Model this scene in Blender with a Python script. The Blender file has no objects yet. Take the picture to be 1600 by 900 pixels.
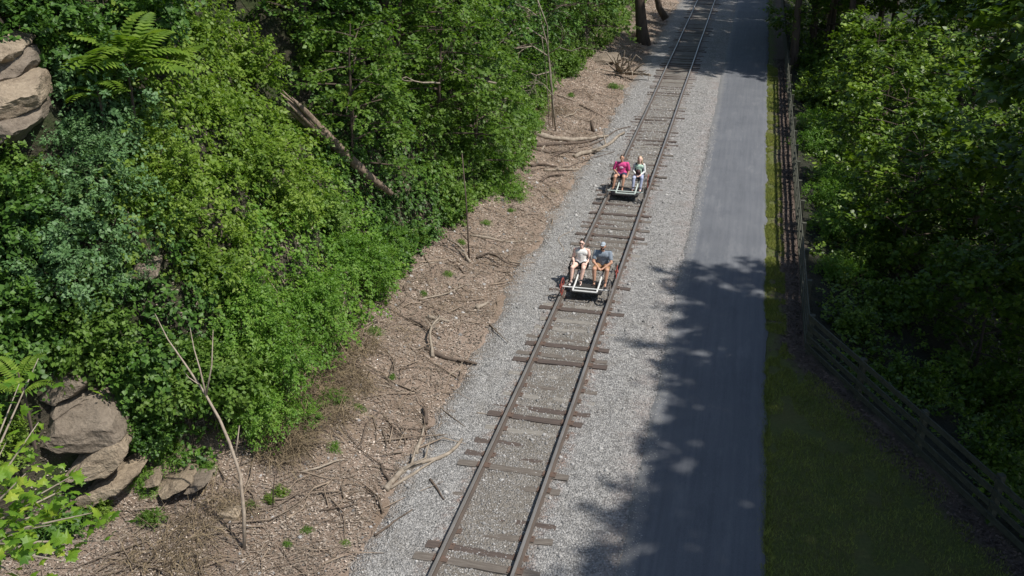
import bpy, bmesh, math, random
import numpy as np, time as _t; _T0 = _t.time()
from mathutils import Vector, Matrix, Quaternion
R_ = math.radians
random.seed(7); RNG = np.random.default_rng(11)
S = bpy.context.scene; COL = S.collection

# ------------------------------------------------------------------ camera, sky, sun, exposure
FPX = 1560.0; PITCH = 23.95; YAW = 13.28
CAM = np.array([4.21, 0.0, 12.85])
cd = bpy.data.cameras.new('camera'); cam = bpy.data.objects.new('camera', cd); COL.objects.link(cam)
cd.sensor_width = 36; cd.lens = FPX / 1600 * 36; cd.clip_end = 1500; cd.clip_start = .2
cam.location = CAM; cam.rotation_euler = (R_(90 - PITCH), 0, R_(YAW)); S.camera = cam
SUN_EL, SUN_AZ = 57, -12            # azimuth measured from +X towards +Y
W = bpy.data.worlds.new('World'); S.world = W; W.use_nodes = True
nt = W.node_tree; bg = nt.nodes['Background']; sky = nt.nodes.new('ShaderNodeTexSky')
sky.sky_type = 'NISHITA'; sky.sun_disc = False; sky.sun_elevation = R_(SUN_EL); sky.sun_rotation = R_(90 - SUN_AZ)
nt.links.new(sky.outputs[0], bg.inputs[0]); bg.inputs[1].default_value = 0.11
sd = bpy.data.lights.new('sun', 'SUN'); sd.energy = 4.1; sd.angle = R_(1.1); sd.color = (1, .955, .88)
so = bpy.data.objects.new('sun', sd); COL.objects.link(so)
sv = Vector((math.cos(R_(SUN_EL)) * math.cos(R_(SUN_AZ)), math.cos(R_(SUN_EL)) * math.sin(R_(SUN_AZ)), math.sin(R_(SUN_EL))))
so.rotation_euler = (-sv).to_track_quat('-Z', 'Y').to_euler()
S.view_settings.view_transform = 'Standard'; S.view_settings.look = 'None'
S.view_settings.exposure = 0.4; S.view_settings.gamma = 1
S.cycles.max_bounces = 6; S.cycles.transparent_max_bounces = 4

# ------------------------------------------------------------------ view maths (used to find real ground positions)
p_, a_ = R_(PITCH), R_(YAW)
FH = np.array([-math.sin(a_), math.cos(a_), 0]); RT = np.array([math.cos(a_), math.sin(a_), 0]); ZZ = np.array([0, 0, 1.])
FW = FH * math.cos(p_) - ZZ * math.sin(p_); UP = FH * math.sin(p_) + ZZ * math.cos(p_)
def ray(u, v): return FW + RT * (u - 800) / FPX - UP * (v - 450) / FPX
def onplane(u, v, z=0.): d = ray(u, v); return CAM + d * ((z - CAM[2]) / d[2])
def ondepth(u, v, y): d = ray(u, v); return CAM + d * (y / d[1])

# ------------------------------------------------------------------ noise and terrain
def _h(i, j, s):
    n = (i * 374761393 + j * 668265263 + s * 974711) & 0x7fffffff
    n = ((n ^ (n >> 13)) * 1274126177) & 0x7fffffff
    return ((n ^ (n >> 16)) & 0xffff) / 65535.0
def vn(x, y, s=0):
    x = np.asarray(x, float); y = np.asarray(y, float)
    i = np.floor(x).astype(np.int64); j = np.floor(y).astype(np.int64); fx = x - i; fy = y - j
    fx = fx * fx * (3 - 2 * fx); fy = fy * fy * (3 - 2 * fy)
    a = _h(i, j, s); b = _h(i + 1, j, s); c = _h(i, j + 1, s); d = _h(i + 1, j + 1, s)
    return (a * (1 - fx) + b * fx) * (1 - fy) + (c * (1 - fx) + d * fx) * fy - .5
def ss(a, b, x): t = np.clip((x - a) / (b - a), 0, 1); return t * t * (3 - 2 * t)
FY = [-40, 8, 13, 15.5, 17.0, 21.5, 28.5, 31, 40, 52, 58, 70, 85, 200]
FX = [-9, -9, -7.9, -7.3, -5.9, -5.6, -6.1, -5.7, -4.9, -6.3, -6.2, -5.3, -5.3, -5.6]
def foot(y): return np.interp(y, FY, FX)
def fenx(y): return 6.45 + np.maximum(0, 25.7 - np.asarray(y, float)) * .485
def H(x, y):
    x = np.asarray(x, float); y = np.asarray(y, float)
    f = foot(y) + .9 * vn(y / 3.1, x / 9, 3) + .35 * vn(y / .9, x / 3, 4)
    t = np.clip((-2.45 - x) / (-2.45 - f), 0, 1)
    z = .7 * t ** 1.3 + .13 * vn(x / 1.1, y / 1.3, 9) * ss(-2.6, -3.4, x)
    d = np.maximum(0, f - x)
    c = 1.75 * np.minimum(d, 7) + .45 * np.maximum(0, d - 7)
    led = np.floor(c / 1.5) * 1.5 + 1.5 * ss(.25, .75, (c / 1.5) % 1)
    c = .55 * c + .45 * led
    z = z + c + ss(.2, 2, d) * (1.75 * vn(x / 1.9, y / 2.3, 5) + .75 * vn(x / .8, y / .8, 6))
    e = np.maximum(0, x - fenx(y) - .45)
    z = z - np.minimum(.48 * e, 5.5) + ss(.5, 3, e) * .8 * vn(x / 2.5, y / 2.5, 8)
    return z + .03 * vn(x / .5, y / .5, 2) + .03 * vn(x / 2, y / 2, 12) * ss(5.5, 6, x)
def at(u, v, off=0.):
    d = ray(u, v); t = np.linspace(6, 130, 2600)
    P = CAM[None] + d[None] * t[:, None]; below = P[:, 2] < H(P[:, 0], P[:, 1])
    k = int(np.argmax(below)) if below.any() else len(t) - 1
    return P[k] - d / np.linalg.norm(d) * off
def gz(x, y): return float(H(x, y))

# ------------------------------------------------------------------ object helpers
def mesh_np(name, V, F):
    me = bpy.data.meshes.new(name); V = np.asarray(V, np.float32); F = np.asarray(F, np.int32); k = F.shape[1]
    me.vertices.add(len(V)); me.vertices.foreach_set('co', V.ravel())
    me.loops.add(F.size); me.loops.foreach_set('vertex_index', F.ravel())
    me.polygons.add(len(F)); me.polygons.foreach_set('loop_start', np.arange(0, F.size, k, dtype=np.int32))
    me.update(calc_edges=True); me.validate(); return me
def link(name, me, mat=None, parent=None, smooth=False):
    o = bpy.data.objects.new(name, me); COL.objects.link(o)
    if mat is not None and len(me.materials) == 0: me.materials.append(mat)
    if parent is not None: o.parent = parent
    if smooth: me.polygons.foreach_set('use_smooth', [True] * len(me.polygons))
    return o
def frombm(name, bm, mat, parent=None, smooth=False):
    me = bpy.data.meshes.new(name); bm.to_mesh(me); bm.free(); return link(name, me, mat, parent, smooth)
def tag(o, label=None, cat=None, group=None, kind=None):
    if label: o['label'] = label
    if cat: o['category'] = cat
    if group: o['group'] = group
    if kind: o['kind'] = kind
    return o
def empty(name, loc=(0, 0, 0), rz=0):
    o = bpy.data.objects.new(name, None); COL.objects.link(o); o.location = loc; o.rotation_euler = (0, 0, rz)
    o.empty_display_size = .2; return o
def copy_tree(o, parent=None):
    c = o.copy(); COL.objects.link(c); c.parent = parent
    for ch in list(o.children): copy_tree(ch, c)
    return c
def tube_np(pts, rad, n=6, jit=0.):
    """tapered bent tube; returns V, quads (triangulated as quads)"""
    P = np.asarray(pts, float); m = len(P); rad = np.broadcast_to(rad, (m,)).astype(float)
    T = np.gradient(P, axis=0); T /= np.linalg.norm(T, axis=1)[:, None] + 1e-9
    ref = np.array([0, 0, 1.]) if abs(T[:, 2]).mean() < .8 else np.array([1., 0, 0])
    A = np.cross(T, ref); A /= np.linalg.norm(A, axis=1)[:, None] + 1e-9; B = np.cross(T, A)
    th = np.arange(n) * 2 * np.pi / n
    V = P[:, None] + (A[:, None] * np.cos(th)[None, :, None] + B[:, None] * np.sin(th)[None, :, None]) * rad[:, None, None] * (1 + (RNG.random((m, n, 1)) - .5) * jit)
    V = V.reshape(-1, 3); F = []
    for i in range(m - 1):
        for j in range(n):
            a = i * n + j; b = i * n + (j + 1) % n; F.append((a, b, b + n, a + n))
    k = len(V); V = np.vstack([V, P[0], P[-1]])
    for j in range(n):
        F.append((k, (j + 1) % n, j, k)); a = (m - 1) * n; F.append((k + 1, a + j, a + (j + 1) % n, k + 1))
    return V, F
def polys(name, V, F, mat, parent=None, smooth=False):
    F = [tuple(dict.fromkeys(f)) for f in F]
    me = bpy.data.meshes.new(name); me.from_pydata([tuple(v) for v in V], [], F); me.update()
    return link(name, me, mat, parent, smooth)
class MB:
    def __init__(s): s.V = []; s.F = []; s.n = 0
    def add(s, V, F):
        s.V.append(np.asarray(V)); s.F += [tuple(i + s.n for i in f) for f in F]; s.n += len(V); return s
    def tube(s, pts, rad, n=6, jit=0.): return s.add(*tube_np(pts, rad, n, jit))
    def box(s, c, d, rz=0):
        x, y, z = np.array(d) / 2; V = np.array([(a * x, b * y, e * z) for a in (-1, 1) for b in (-1, 1) for e in (-1, 1)])
        cr, sr = math.cos(rz), math.sin(rz); V = V @ np.array([[cr, sr, 0], [-sr, cr, 0], [0, 0, 1]]) + np.array(c)
        return s.add(V, [(0, 1, 3, 2), (4, 6, 7, 5), (0, 4, 5, 1), (2, 3, 7, 6), (0, 2, 6, 4), (1, 5, 7, 3)])
    def build(s, name, mat, parent=None, smooth=False): return polys(name, np.vstack(s.V), s.F, mat, parent, smooth)

# ------------------------------------------------------------------ materials
def newmat(name):
    m = bpy.data.materials.new(name); m.use_nodes = True; return m, m.node_tree, m.node_tree.nodes['Principled BSDF']
def coords(t, scale=(1, 1, 1), world=False):
    tc = t.nodes.new('ShaderNodeTexCoord'); mp = t.nodes.new('ShaderNodeMapping'); mp.inputs['Scale'].default_value = scale
    if world:
        g = t.nodes.new('ShaderNodeNewGeometry'); t.links.new(g.outputs['Position'], mp.inputs[0])
    else: t.links.new(tc.outputs['Object'], mp.inputs[0])
    return mp.outputs[0]
def noise(t, vec, scale, detail=4, rough=.55):
    n = t.nodes.new('ShaderNodeTexNoise'); n.inputs['Scale'].default_value = scale; n.inputs['Detail'].default_value = detail
    n.inputs['Roughness'].default_value = rough; t.links.new(vec, n.inputs['Vector']); return n.outputs['Fac']
def ramp(t, fac, stops):
    r = t.nodes.new('ShaderNodeValToRGB'); e = r.color_ramp.elements
    while len(e) < len(stops): e.new(.5)
    for k, (pos, c) in enumerate(stops):
        e[k].position = pos; e[k].color = (*c, 1) if not isinstance(c, (int, float)) else (c, c, c, 1)
    t.links.new(fac, r.inputs[0]); return r.outputs[0]
def mix(t, f, a, b, mode='MIX'):
    m = t.nodes.new('ShaderNodeMix'); m.data_type = 'RGBA'; m.blend_type = mode
    for s, v in ((m.inputs[0], f), (m.inputs[6], a), (m.inputs[7], b)):
        if isinstance(v, (int, float)): s.default_value = v
        elif isinstance(v, tuple): s.default_value = (*v, 1)
        else: t.links.new(v, s)
    return m.outputs[2]
def mth(t, op, a, b=0.):
    m = t.nodes.new('ShaderNodeMath'); m.operation = op
    for s, v in zip(m.inputs, (a, b)):
        if isinstance(v, (int, float)): s.default_value = v
        else: t.links.new(v, s)
    return m.outputs[0]
def bump(t, bs, h, dist=.02, strength=.6):
    b = t.nodes.new('ShaderNodeBump'); b.inputs['Distance'].default_value = dist; b.inputs['Strength'].default_value = strength
    t.links.new(h, b.inputs['Height']); t.links.new(b.outputs[0], bs.inputs['Normal'])
def simple(name, c1, c2=None, scale=8, rough=.7, metal=0., bmp=.0, stretch=(1, 1, 1), island=0.):
    m, t, b = newmat(name); v = coords(t, stretch); n = noise(t, v, scale)
    c2 = c2 or tuple(x * .7 for x in c1); c = ramp(t, n, [(.3, c1), (.7, c2)])
    if island:
        g = t.nodes.new('ShaderNodeNewGeometry'); hs = ramp(t, g.outputs['Random Per Island'], [(0, 1 - island), (1, 1 + island)])
        c = mix(t, 1., c, hs, 'MULTIPLY')
    t.links.new(c, b.inputs['Base Color']); b.inputs['Roughness'].default_value = rough; b.inputs['Metallic'].default_value = metal
    if bmp: bump(t, b, n, bmp)
    return m
def leafmat(name, cols, trans=.42, rough=.5, clump=.55):
    """cols: three hues dark to light; picked per leaf and per patch of growth"""
    m, t, b = newmat(name); g = t.nodes.new('ShaderNodeNewGeometry')
    w = coords(t, world=True); n = noise(t, w, clump, 3)
    nb = noise(t, w, clump * 4.5, 2)
    f = mth(t, 'ADD', mth(t, 'MULTIPLY', g.outputs['Random Per Island'], .36), mth(t, 'MULTIPLY', mth(t, 'SUBTRACT', mth(t, 'ADD', mth(t, 'MULTIPLY', n, .5), mth(t, 'MULTIPLY', nb, .6)), .32), 1.35))
    c = ramp(t, f, [(.12, cols[0]), (.5, cols[1]), (.92, cols[2])])
    t.links.new(c, b.inputs['Base Color']); b.inputs['Roughness'].default_value = rough
    b.inputs['Specular IOR Level'].default_value = .35
    tr = t.nodes.new('ShaderNodeBsdfTranslucent'); c2 = mix(t, 1., c, (1.25, 1.35, .55), 'MULTIPLY'); t.links.new(c2, tr.inputs[0])
    mx = t.nodes.new('ShaderNodeMixShader'); mx.inputs[0].default_value = trans
    t.links.new(b.outputs[0], mx.inputs[1]); t.links.new(tr.outputs[0], mx.inputs[2])
    t.links.new(mx.outputs[0], t.nodes['Material Output'].inputs['Surface']); return m
M = {}
M['yellow_green'] = leafmat('yellow_green_leaves', [(.06, .12, .014), (.15, .245, .03), (.29, .38, .075)])
M['blue_green'] = leafmat('blue_green_leaves', [(.05, .11, .038), (.095, .185, .065), (.16, .265, .105)], .22)
M['mid_green'] = leafmat('mid_green_leaves', [(.045, .10, .014), (.11, .20, .03), (.22, .32, .075)])
M['bright_green'] = leafmat('bright_green_leaves', [(.055, .135, .015), (.125, .25, .03), (.25, .37, .07)])
M['dark_green'] = leafmat('dark_green_leaves', [(.025, .065, .012), (.06, .135, .02), (.13, .235, .035)], .25)
M['forest_green'] = leafmat('forest_leaves', [(.03, .065, .010), (.09, .16, .016), (.27, .37, .05)], .3, .42)
M['maple_green'] = leafmat('maple_leaves', [(.06, .15, .015), (.16, .29, .025), (.40, .46, .06)], .45, .45, 1.6)
M['litter'] = simple('dead_leaf', (.40, .34, .285), (.14, .11, .082), .8, .8, island=.55)
M['stone'] = simple('ballast_stone', (.33, .32, .305), (.24, .235, .23), 6, .85, island=.5)
M['twig'] = simple('grey_twig', (.24, .19, .14), (.15, .11, .08), 4, .85, island=.4)
M['drytwig'] = simple('dry_brush_twig', (.22, .17, .10), (.13, .095, .06), 3, .9, island=.4)
M['bark'] = simple('tree_bark', (.13, .095, .07), (.06, .045, .035), 6, .9, bmp=.03, stretch=(1, 1, .25))
M['greybark'] = simple('pale_weathered_wood', (.34, .29, .23), (.17, .135, .10), 7, .85, bmp=.02, stretch=(1, 1, 1))
M['splitwood'] = simple('split_dead_wood', (.30, .23, .17), (.10, .07, .05), 9, .9, bmp=.03)
M['palebark'] = simple('pale_bark', (.38, .32, .25), (.24, .19, .145), 9, .85)
M['grass'] = simple('grass_blade', (.27, .29, .05), (.14, .18, .03), 1.2, .7, island=.45)
M['weathered'] = simple('weathered_fence_board', (.085, .085, .062), (.042, .046, .032), 5, .85, bmp=.01, stretch=(3, .6, 3))
M['aluminium'] = simple('white_metal_tube', (.72, .72, .69), (.6, .6, .58), 5, .4)
M['palegreen'] = simple('pale_green_metal_tube', (.55, .62, .57), (.45, .52, .48), 5, .45)
M['black'] = simple('black_rubber', (.02, .02, .02), (.035, .032, .03), 8, .75)
M['mesh'] = simple('black_footwell', (.03, .028, .026), (.018, .018, .018), 20, .7)
M['redpaint'] = simple('red_painted_steel', (.33, .06, .045), (.22, .06, .045), 9, .6)
M['steel'] = simple('dull_steel', (.30, .28, .26), (.2, .18, .16), 9, .45, .6)
M['skin'] = simple('fair_skin', (.78, .52, .43), (.72, .47, .38), 12, .55)
M['tan'] = simple('tanned_skin', (.52, .29, .20), (.47, .26, .17), 12, .55)
M['sock'] = simple('white_trainer', (.8, .78, .76), None, 8, .7); M['shoe'] = simple('dark_shoe', (.03, .03, .035), None, 8, .6)
M['tank'] = simple('white_tank_top', (.8, .79, .76), (.72, .71, .68), 6, .85); M['blackcloth'] = simple('black_cloth', (.02, .02, .022), None, 8, .9)
M['tee'] = simple('grey_blue_tee', (.22, .26, .31), (.17, .205, .25), 9, .9); M['khaki'] = simple('orange_tan_shorts', (.36, .2, .10), (.28, .155, .08), 8, .9)
M['pink'] = simple('pink_tee', (.62, .07, .24), (.52, .05, .2), 7, .85); M['print'] = simple('pale_print', (.75, .5, .62), (.62, .3, .45), 20, .9)
M['mint'] = simple('pale_green_top', (.5, .68, .56), (.42, .6, .48), 9, .85); M['cardigan'] = simple('dark_cardigan', (.05, .07, .075), None, 8, .9)
M['white'] = simple('white_sleeve', (.72, .73, .72), None, 8, .9); M['jeans'] = simple('pale_blue_trousers', (.42, .45, .60), (.28, .32, .46), 5, .9)
M['hairdark'] = simple('dark_hair', (.02, .014, .01), None, 8, .5); M['blond'] = simple('blond_hair', (.52, .38, .25), (.38, .26, .16), 16, .5)
M['capcloth'] = simple('grey_blue_cap', (.4, .46, .52), None, 8, .8); M['navy'] = simple('dark_navy_cloth', (.03, .04, .09), None, 8, .9)
def rockmat(name, a, b_, c):
    m, t, b = newmat(name); v = coords(t, (1, 1, 1), True); n1 = noise(t, v, 1.3, 6, .65); n2 = noise(t, v, 14, 5, .7)
    st = coords(t, (.7, .7, 4), True); n3 = noise(t, st, 1.6, 5, .6)
    col = mix(t, .45, ramp(t, n1, [(.3, a), (.55, b_), (.75, c)]), ramp(t, n2, [(.35, tuple(x * .5 for x in a)), (.65, c)]))
    t.links.new(mix(t, .35, col, ramp(t, n3, [(.35, a), (.6, c)])), b.inputs['Base Color']); b.inputs['Roughness'].default_value = .9
    bump(t, b, mth(t, 'ADD', n2, mth(t, 'MULTIPLY', n3, .6)), .07, .9); return m
M['rock'] = rockmat('sandstone', (.15, .11, .075), (.29, .225, .155), (.44, .36, .26))
M['greyrock'] = rockmat('dark_sandstone', (.11, .085, .062), (.19, .152, .115), (.29, .24, .185))

# ------------------------------------------------------------------ ground materials
def groundmat():
    m, t, b = newmat('forest_floor'); v = coords(t, world=True)
    n1 = noise(t, v, 1.1, 6, .65); n2 = noise(t, v, 9, 6, .75); n3 = noise(t, v, 38, 4, .8)
    lit = mix(t, .55, ramp(t, n2, [(.32, (.12, .085, .06)), (.5, (.27, .20, .15)), (.68, (.42, .335, .27))]), ramp(t, n3, [(.3, (.07, .05, .035)), (.5, (.27, .20, .15)), (.7, (.52, .43, .36))]))
    lit = mix(t, ramp(t, n1, [(.42, 0.), (.62, .7)]), lit, (.19, .135, .09))
    lit = mix(t, ramp(t, noise(t, v, .55, 3), [(.5, 0.), (.66, .4)]), lit, (.46, .36, .30))
    grs = mix(t, .5, ramp(t, n2, [(.3, (.10, .11, .025)), (.7, (.23, .24, .06))]), ramp(t, n1, [(.35, (.09, .075, .03)), (.6, (.055, .085, .02))]))
    sep = t.nodes.new('ShaderNodeSeparateXYZ'); t.links.new(v, sep.inputs[0]); X, Y, Z = sep.outputs
    wob = mth(t, 'MULTIPLY', mth(t, 'SUBTRACT', n1, .5), 1.2)
    # distance left of the fence line: grass between road and a brown strip of litter along the fence
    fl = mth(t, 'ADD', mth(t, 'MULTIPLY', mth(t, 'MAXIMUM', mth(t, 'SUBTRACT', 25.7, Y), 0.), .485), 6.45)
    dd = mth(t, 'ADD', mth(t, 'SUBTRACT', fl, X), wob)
    g1 = ramp(t, mth(t, 'MULTIPLY', dd, .5), [(.22, 0.), (.42, 1.)])
    rt = ramp(t, mth(t, 'MULTIPLY', X, .1), [(.49, 0.), (.50, 1.)])
    c = mix(t, mth(t, 'MULTIPLY', g1, rt), mix(t, mth(t, 'MULTIPLY', rt, .75), lit, (.075, .055, .045)), grs)
    dark = mix(t, ramp(t, n2, [(.3, 0.), (.7, 1.)]), (.012, .014, .006), (.028, .028, .014))  # near-black floor beyond the fence: deep forest shade put into the colour
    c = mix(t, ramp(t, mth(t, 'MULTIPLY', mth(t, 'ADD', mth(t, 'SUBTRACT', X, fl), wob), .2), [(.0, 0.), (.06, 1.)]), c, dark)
    t.links.new(c, b.inputs['Base Color']); b.inputs['Roughness'].default_value = .95
    bump(t, b, mth(t, 'ADD', n2, n3), .05, .9); return m
def hillmat():
    m, t, b = newmat('hill_soil_and_rock'); v = coords(t, world=True)
    n1 = noise(t, v, .8, 6, .65); n2 = noise(t, v, 7, 6, .75); st = coords(t, (1, 1, 6), True); n3 = noise(t, st, 1.6, 5, .65)
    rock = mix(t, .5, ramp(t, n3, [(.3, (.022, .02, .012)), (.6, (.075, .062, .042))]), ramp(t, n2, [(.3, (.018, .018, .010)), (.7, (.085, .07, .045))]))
    soil = ramp(t, n2, [(.3, (.018, .024, .006)), (.5, (.032, .05, .010)), (.68, (.04, .042, .016)), (.8, (.07, .055, .03))])  # soil and rock darkened: shade in gaps of the growth put into colour
    c = mix(t, ramp(t, n1, [(.42, 0.), (.56, 1.)]), soil, rock)
    sep = t.nodes.new('ShaderNodeSeparateXYZ'); t.links.new(v, sep.inputs[0])
    n4 = noise(t, v, 38, 4, .8)
    lit = mix(t, .55, ramp(t, n2, [(.32, (.12, .085, .06)), (.5, (.27, .20, .15)), (.68, (.42, .335, .27))]), ramp(t, n4, [(.3, (.07, .05, .035)), (.5, (.27, .20, .15)), (.7, (.52, .43, .36))]))
    lit = mix(t, ramp(t, noise(t, v, 1.1, 6, .65), [(.42, 0.), (.62, .55)]), lit, (.20, .14, .10))
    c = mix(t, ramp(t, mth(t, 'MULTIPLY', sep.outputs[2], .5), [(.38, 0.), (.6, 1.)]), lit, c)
    t.links.new(c, b.inputs['Base Color']); b.inputs['Roughness'].default_value = .95
    bump(t, b, mth(t, 'ADD', n2, n3), .12, 1.); return m
def gravelmat():
    m, t, b = newmat('grey_ballast_gravel'); v = coords(t, world=True)
    vo = t.nodes.new('ShaderNodeTexVoronoi'); vo.inputs['Scale'].default_value = 22; t.links.new(v, vo.inputs['Vector'])
    vo2 = t.nodes.new('ShaderNodeTexVoronoi'); vo2.inputs['Scale'].default_value = 11; t.links.new(v, vo2.inputs['Vector'])
    n1 = noise(t, v, .9, 5, .6); n2 = noise(t, v, 5, 5, .7)
    sc = t.nodes.new('ShaderNodeSeparateColor'); t.links.new(vo.outputs['Color'], sc.inputs[0])
    sc2 = t.nodes.new('ShaderNodeSeparateColor'); t.links.new(vo2.outputs['Color'], sc2.inputs[0])
    c = ramp(t, sc.outputs[0], [(0, (.10, .098, .095)), (.5, (.245, .24, .235)), (1, (.44, .43, .415))])
    c = mix(t, .35, c, ramp(t, sc2.outputs[0], [(0, (.13, .125, .12)), (1, (.36, .35, .33))]))
    sep = t.nodes.new('ShaderNodeSeparateXYZ'); t.links.new(v, sep.inputs[0]); X = sep.outputs[0]
    # dust and rust beside the rails, browner fines between them
    ax = mth(t, 'ABSOLUTE', mth(t, 'SUBTRACT', mth(t, 'ABSOLUTE', X), .86))
    rust = mth(t, 'MULTIPLY', ramp(t, ax, [(.04, 1.), (.34, 0.)]), ramp(t, n2, [(.46, 0.), (.66, .8)]))
    c = mix(t, rust, c, (.20, .105, .07))
    mid = mth(t, 'MULTIPLY', ramp(t, mth(t, 'ABSOLUTE', X), [(.62, .85), (1.0, 0.)]), ramp(t, n2, [(.3, .45), (.6, 1.)]))
    c = mix(t, mid, c, (.155, .135, .11))
    edge = mth(t, 'ADD', mth(t, 'MULTIPLY', X, -.2), mth(t, 'MULTIPLY', mth(t, 'SUBTRACT', n2, .5), .3))
    c = mix(t, ramp(t, edge, [(.40, 0.), (.53, .8)]), c, (.22, .165, .12))
    c = mix(t, ramp(t, n1, [(.5, 0.), (.68, .45)]), c, (.17, .155, .135))
    re = mth(t, 'ADD', mth(t, 'MULTIPLY', X, .3), mth(t, 'MULTIPLY', mth(t, 'SUBTRACT', n2, .5), .35))
    c = mix(t, mth(t, 'MULTIPLY', ramp(t, re, [(.58, 0.), (.72, 1.)]), ramp(t, n1, [(.4, .05), (.6, .35)])), c, (.29, .24, .225))
    t.links.new(c, b.inputs['Base Color']); b.inputs['Roughness'].default_value = .9
    bump(t, b, mth(t, 'SUBTRACT', 1., vo.outputs['Distance']), .05, .9); return m
def roadmat():
    m, t, b = newmat('grey_asphalt'); v = coords(t, world=True); st = coords(t, (5, .12, 1), True)
    n1 = noise(t, v, .55, 4); n2 = noise(t, st, 1.6, 5, .65); n3 = noise(t, v, 60, 3, .8); n4 = noise(t, v, 2.6, 5, .7)
    c = ramp(t, n2, [(.3, (.052, .06, .074)), (.7, (.118, .126, .142))])
    c = mix(t, .35, c, ramp(t, n1, [(.35, (.066, .073, .09)), (.65, (.128, .134, .148))]))
    c = mix(t, .3, c, ramp(t, n3, [(.35, (.07, .075, .085)), (.68, (.27, .275, .285))]))
    sep = t.nodes.new('ShaderNodeSeparateXYZ'); t.links.new(v, sep.inputs[0]); X = sep.outputs[0]
    e = mth(t, 'ADD', X, mth(t, 'MULTIPLY', mth(t, 'SUBTRACT', n4, .5), .7))
    c = mix(t, ramp(t, mth(t, 'MULTIPLY', e, .2), [(.53, .65), (.61, 0.)]), c, (.24, .235, .225))
    c = mix(t, ramp(t, mth(t, 'MULTIPLY', e, .1), [(.535, 0.), (.555, .5)]), c, (.10, .10, .07))
    n5 = noise(t, coords(t, (1.4, .35, 1), True), 1.1, 6, .7); c = mix(t, ramp(t, n5, [(.55, 0.), (.72, .5)]), c, (.19, .195, .205)); c = mix(t, ramp(t, n5, [(.3, .45), (.44, 0.)]), c, (.06, .066, .078))
    c = mix(t, ramp(t, n4, [(.68, 0.), (.74, .3)]), c, (.26, .265, .27))
    t.links.new(c, b.inputs['Base Color']); b.inputs['Roughness'].default_value = .8
    bump(t, b, n3, .006, .5); return m

# ------------------------------------------------------------------ ground, hillside, gravel, road
def grid(name, xs, ys, zf, mat):
    X, Y = np.meshgrid(xs, ys); Z = zf(X, Y); V = np.stack([X, Y, Z], -1).reshape(-1, 3); n = len(xs)
    i, j = np.meshgrid(np.arange(n - 1), np.arange(len(ys) - 1)); a = (j * n + i).ravel()
    o = link(name, mesh_np(name, V, np.stack([a, a + 1, a + n + 1, a + n], 1)), mat, smooth=True); return tag(o, kind='structure')
YS = np.concatenate([np.arange(-60, 6, 3), np.arange(6, 60, .22), np.arange(60, 130, .8), np.arange(130, 420, 15)])
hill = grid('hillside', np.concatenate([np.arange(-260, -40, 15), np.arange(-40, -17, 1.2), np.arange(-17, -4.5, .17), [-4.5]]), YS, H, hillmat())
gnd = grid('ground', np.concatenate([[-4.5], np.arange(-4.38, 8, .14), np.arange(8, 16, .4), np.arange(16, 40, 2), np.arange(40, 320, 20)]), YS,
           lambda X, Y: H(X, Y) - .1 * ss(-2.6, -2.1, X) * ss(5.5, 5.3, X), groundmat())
def gravz(X, Y):
    return .055 + .034 * vn(X / .35, Y / .22, 21) + .03 * vn(X / 1.3, Y / 1.5, 22) - .22 * ss(-2.1, -3.3, X + .9 * vn(X / 1.2, Y / .9, 23) + .3 * vn(X / .3, Y / .25, 24)) - .03 * ss(2.2, 2.7, X)
grav = grid('gravel_bed', np.arange(-3.3, 2.76, .09), np.concatenate([np.arange(-30, 10, 2), np.arange(10, 60, .12), np.arange(60, 130, .7), np.arange(130, 300, 15)]), gravz, gravelmat())
ry = np.concatenate([np.arange(-30, 10, 2), np.arange(10, 130, .3), np.arange(130, 400, 10)])
def roadv():
    xs = np.linspace(0, 1, 24); V = []
    for y in ry:
        a = 2.62 + .09 * float(vn(y / .8, 3.3, 31)) + .1 * float(vn(y / 5, 3.3, 32)); b = 5.42 + .16 * float(vn(y / .45, 9.3, 33)) + .1 * float(vn(y / 3, 7.3, 34))
        x = a + (b - a) * xs; z = .06 + .03 * np.sin(np.pi * xs); z[0] = z[-1] = .0
        V.append(np.stack([x, np.full(24, y), z], 1))
    V = np.concatenate(V); i, j = np.meshgrid(np.arange(23), np.arange(len(ry) - 1)); a = (j * 24 + i).ravel()
    return V, np.stack([a, a + 1, a + 25, a + 24], 1)
road = link('road', mesh_np('road', *roadv()), roadmat(), smooth=True); tag(road, kind='structure')

# ------------------------------------------------------------------ scattered stuff: stones, dead leaves, grass, twigs
def nrm(a): return a / (np.linalg.norm(a, axis=-1, keepdims=True) + 1e-9)
def stones(N, xr, yr, size, zf, name, label):
    x = RNG.uniform(*xr, N); u = RNG.random(N); y = yr[0] + (yr[1] - yr[0]) * u ** 1.8
    z = zf(x, y); s = RNG.uniform(size[0], size[1], N) * (1 + .02 * (y - 12))
    base = np.array([(1, 0, 0), (0, 1, 0), (-1, 0, 0), (0, -1, 0), (0, 0, .75), (0, 0, -.75)], float)
    V = base[None] * RNG.uniform(.6, 1.2, (N, 6, 1)) + RNG.normal(0, .12, (N, 6, 3))
    th = RNG.uniform(0, 6.3, N); c, q = np.cos(th), np.sin(th)
    V = np.stack([V[..., 0] * c[:, None] - V[..., 1] * q[:, None], V[..., 0] * q[:, None] + V[..., 1] * c[:, None], V[..., 2]], -1)
    V = V * s[:, None, None] + np.stack([x, y, z], 1)[:, None]
    f = np.array([(0, 1, 4), (1, 2, 4), (2, 3, 4), (3, 0, 4), (1, 0, 5), (2, 1, 5), (3, 2, 5), (0, 3, 5)])
    F = (f[None] + np.arange(N)[:, None, None] * 6).reshape(-1, 3)
    return tag(link(name, mesh_np(name, V.reshape(-1, 3), F), M['stone']), label, 'gravel', kind='stuff')
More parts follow.
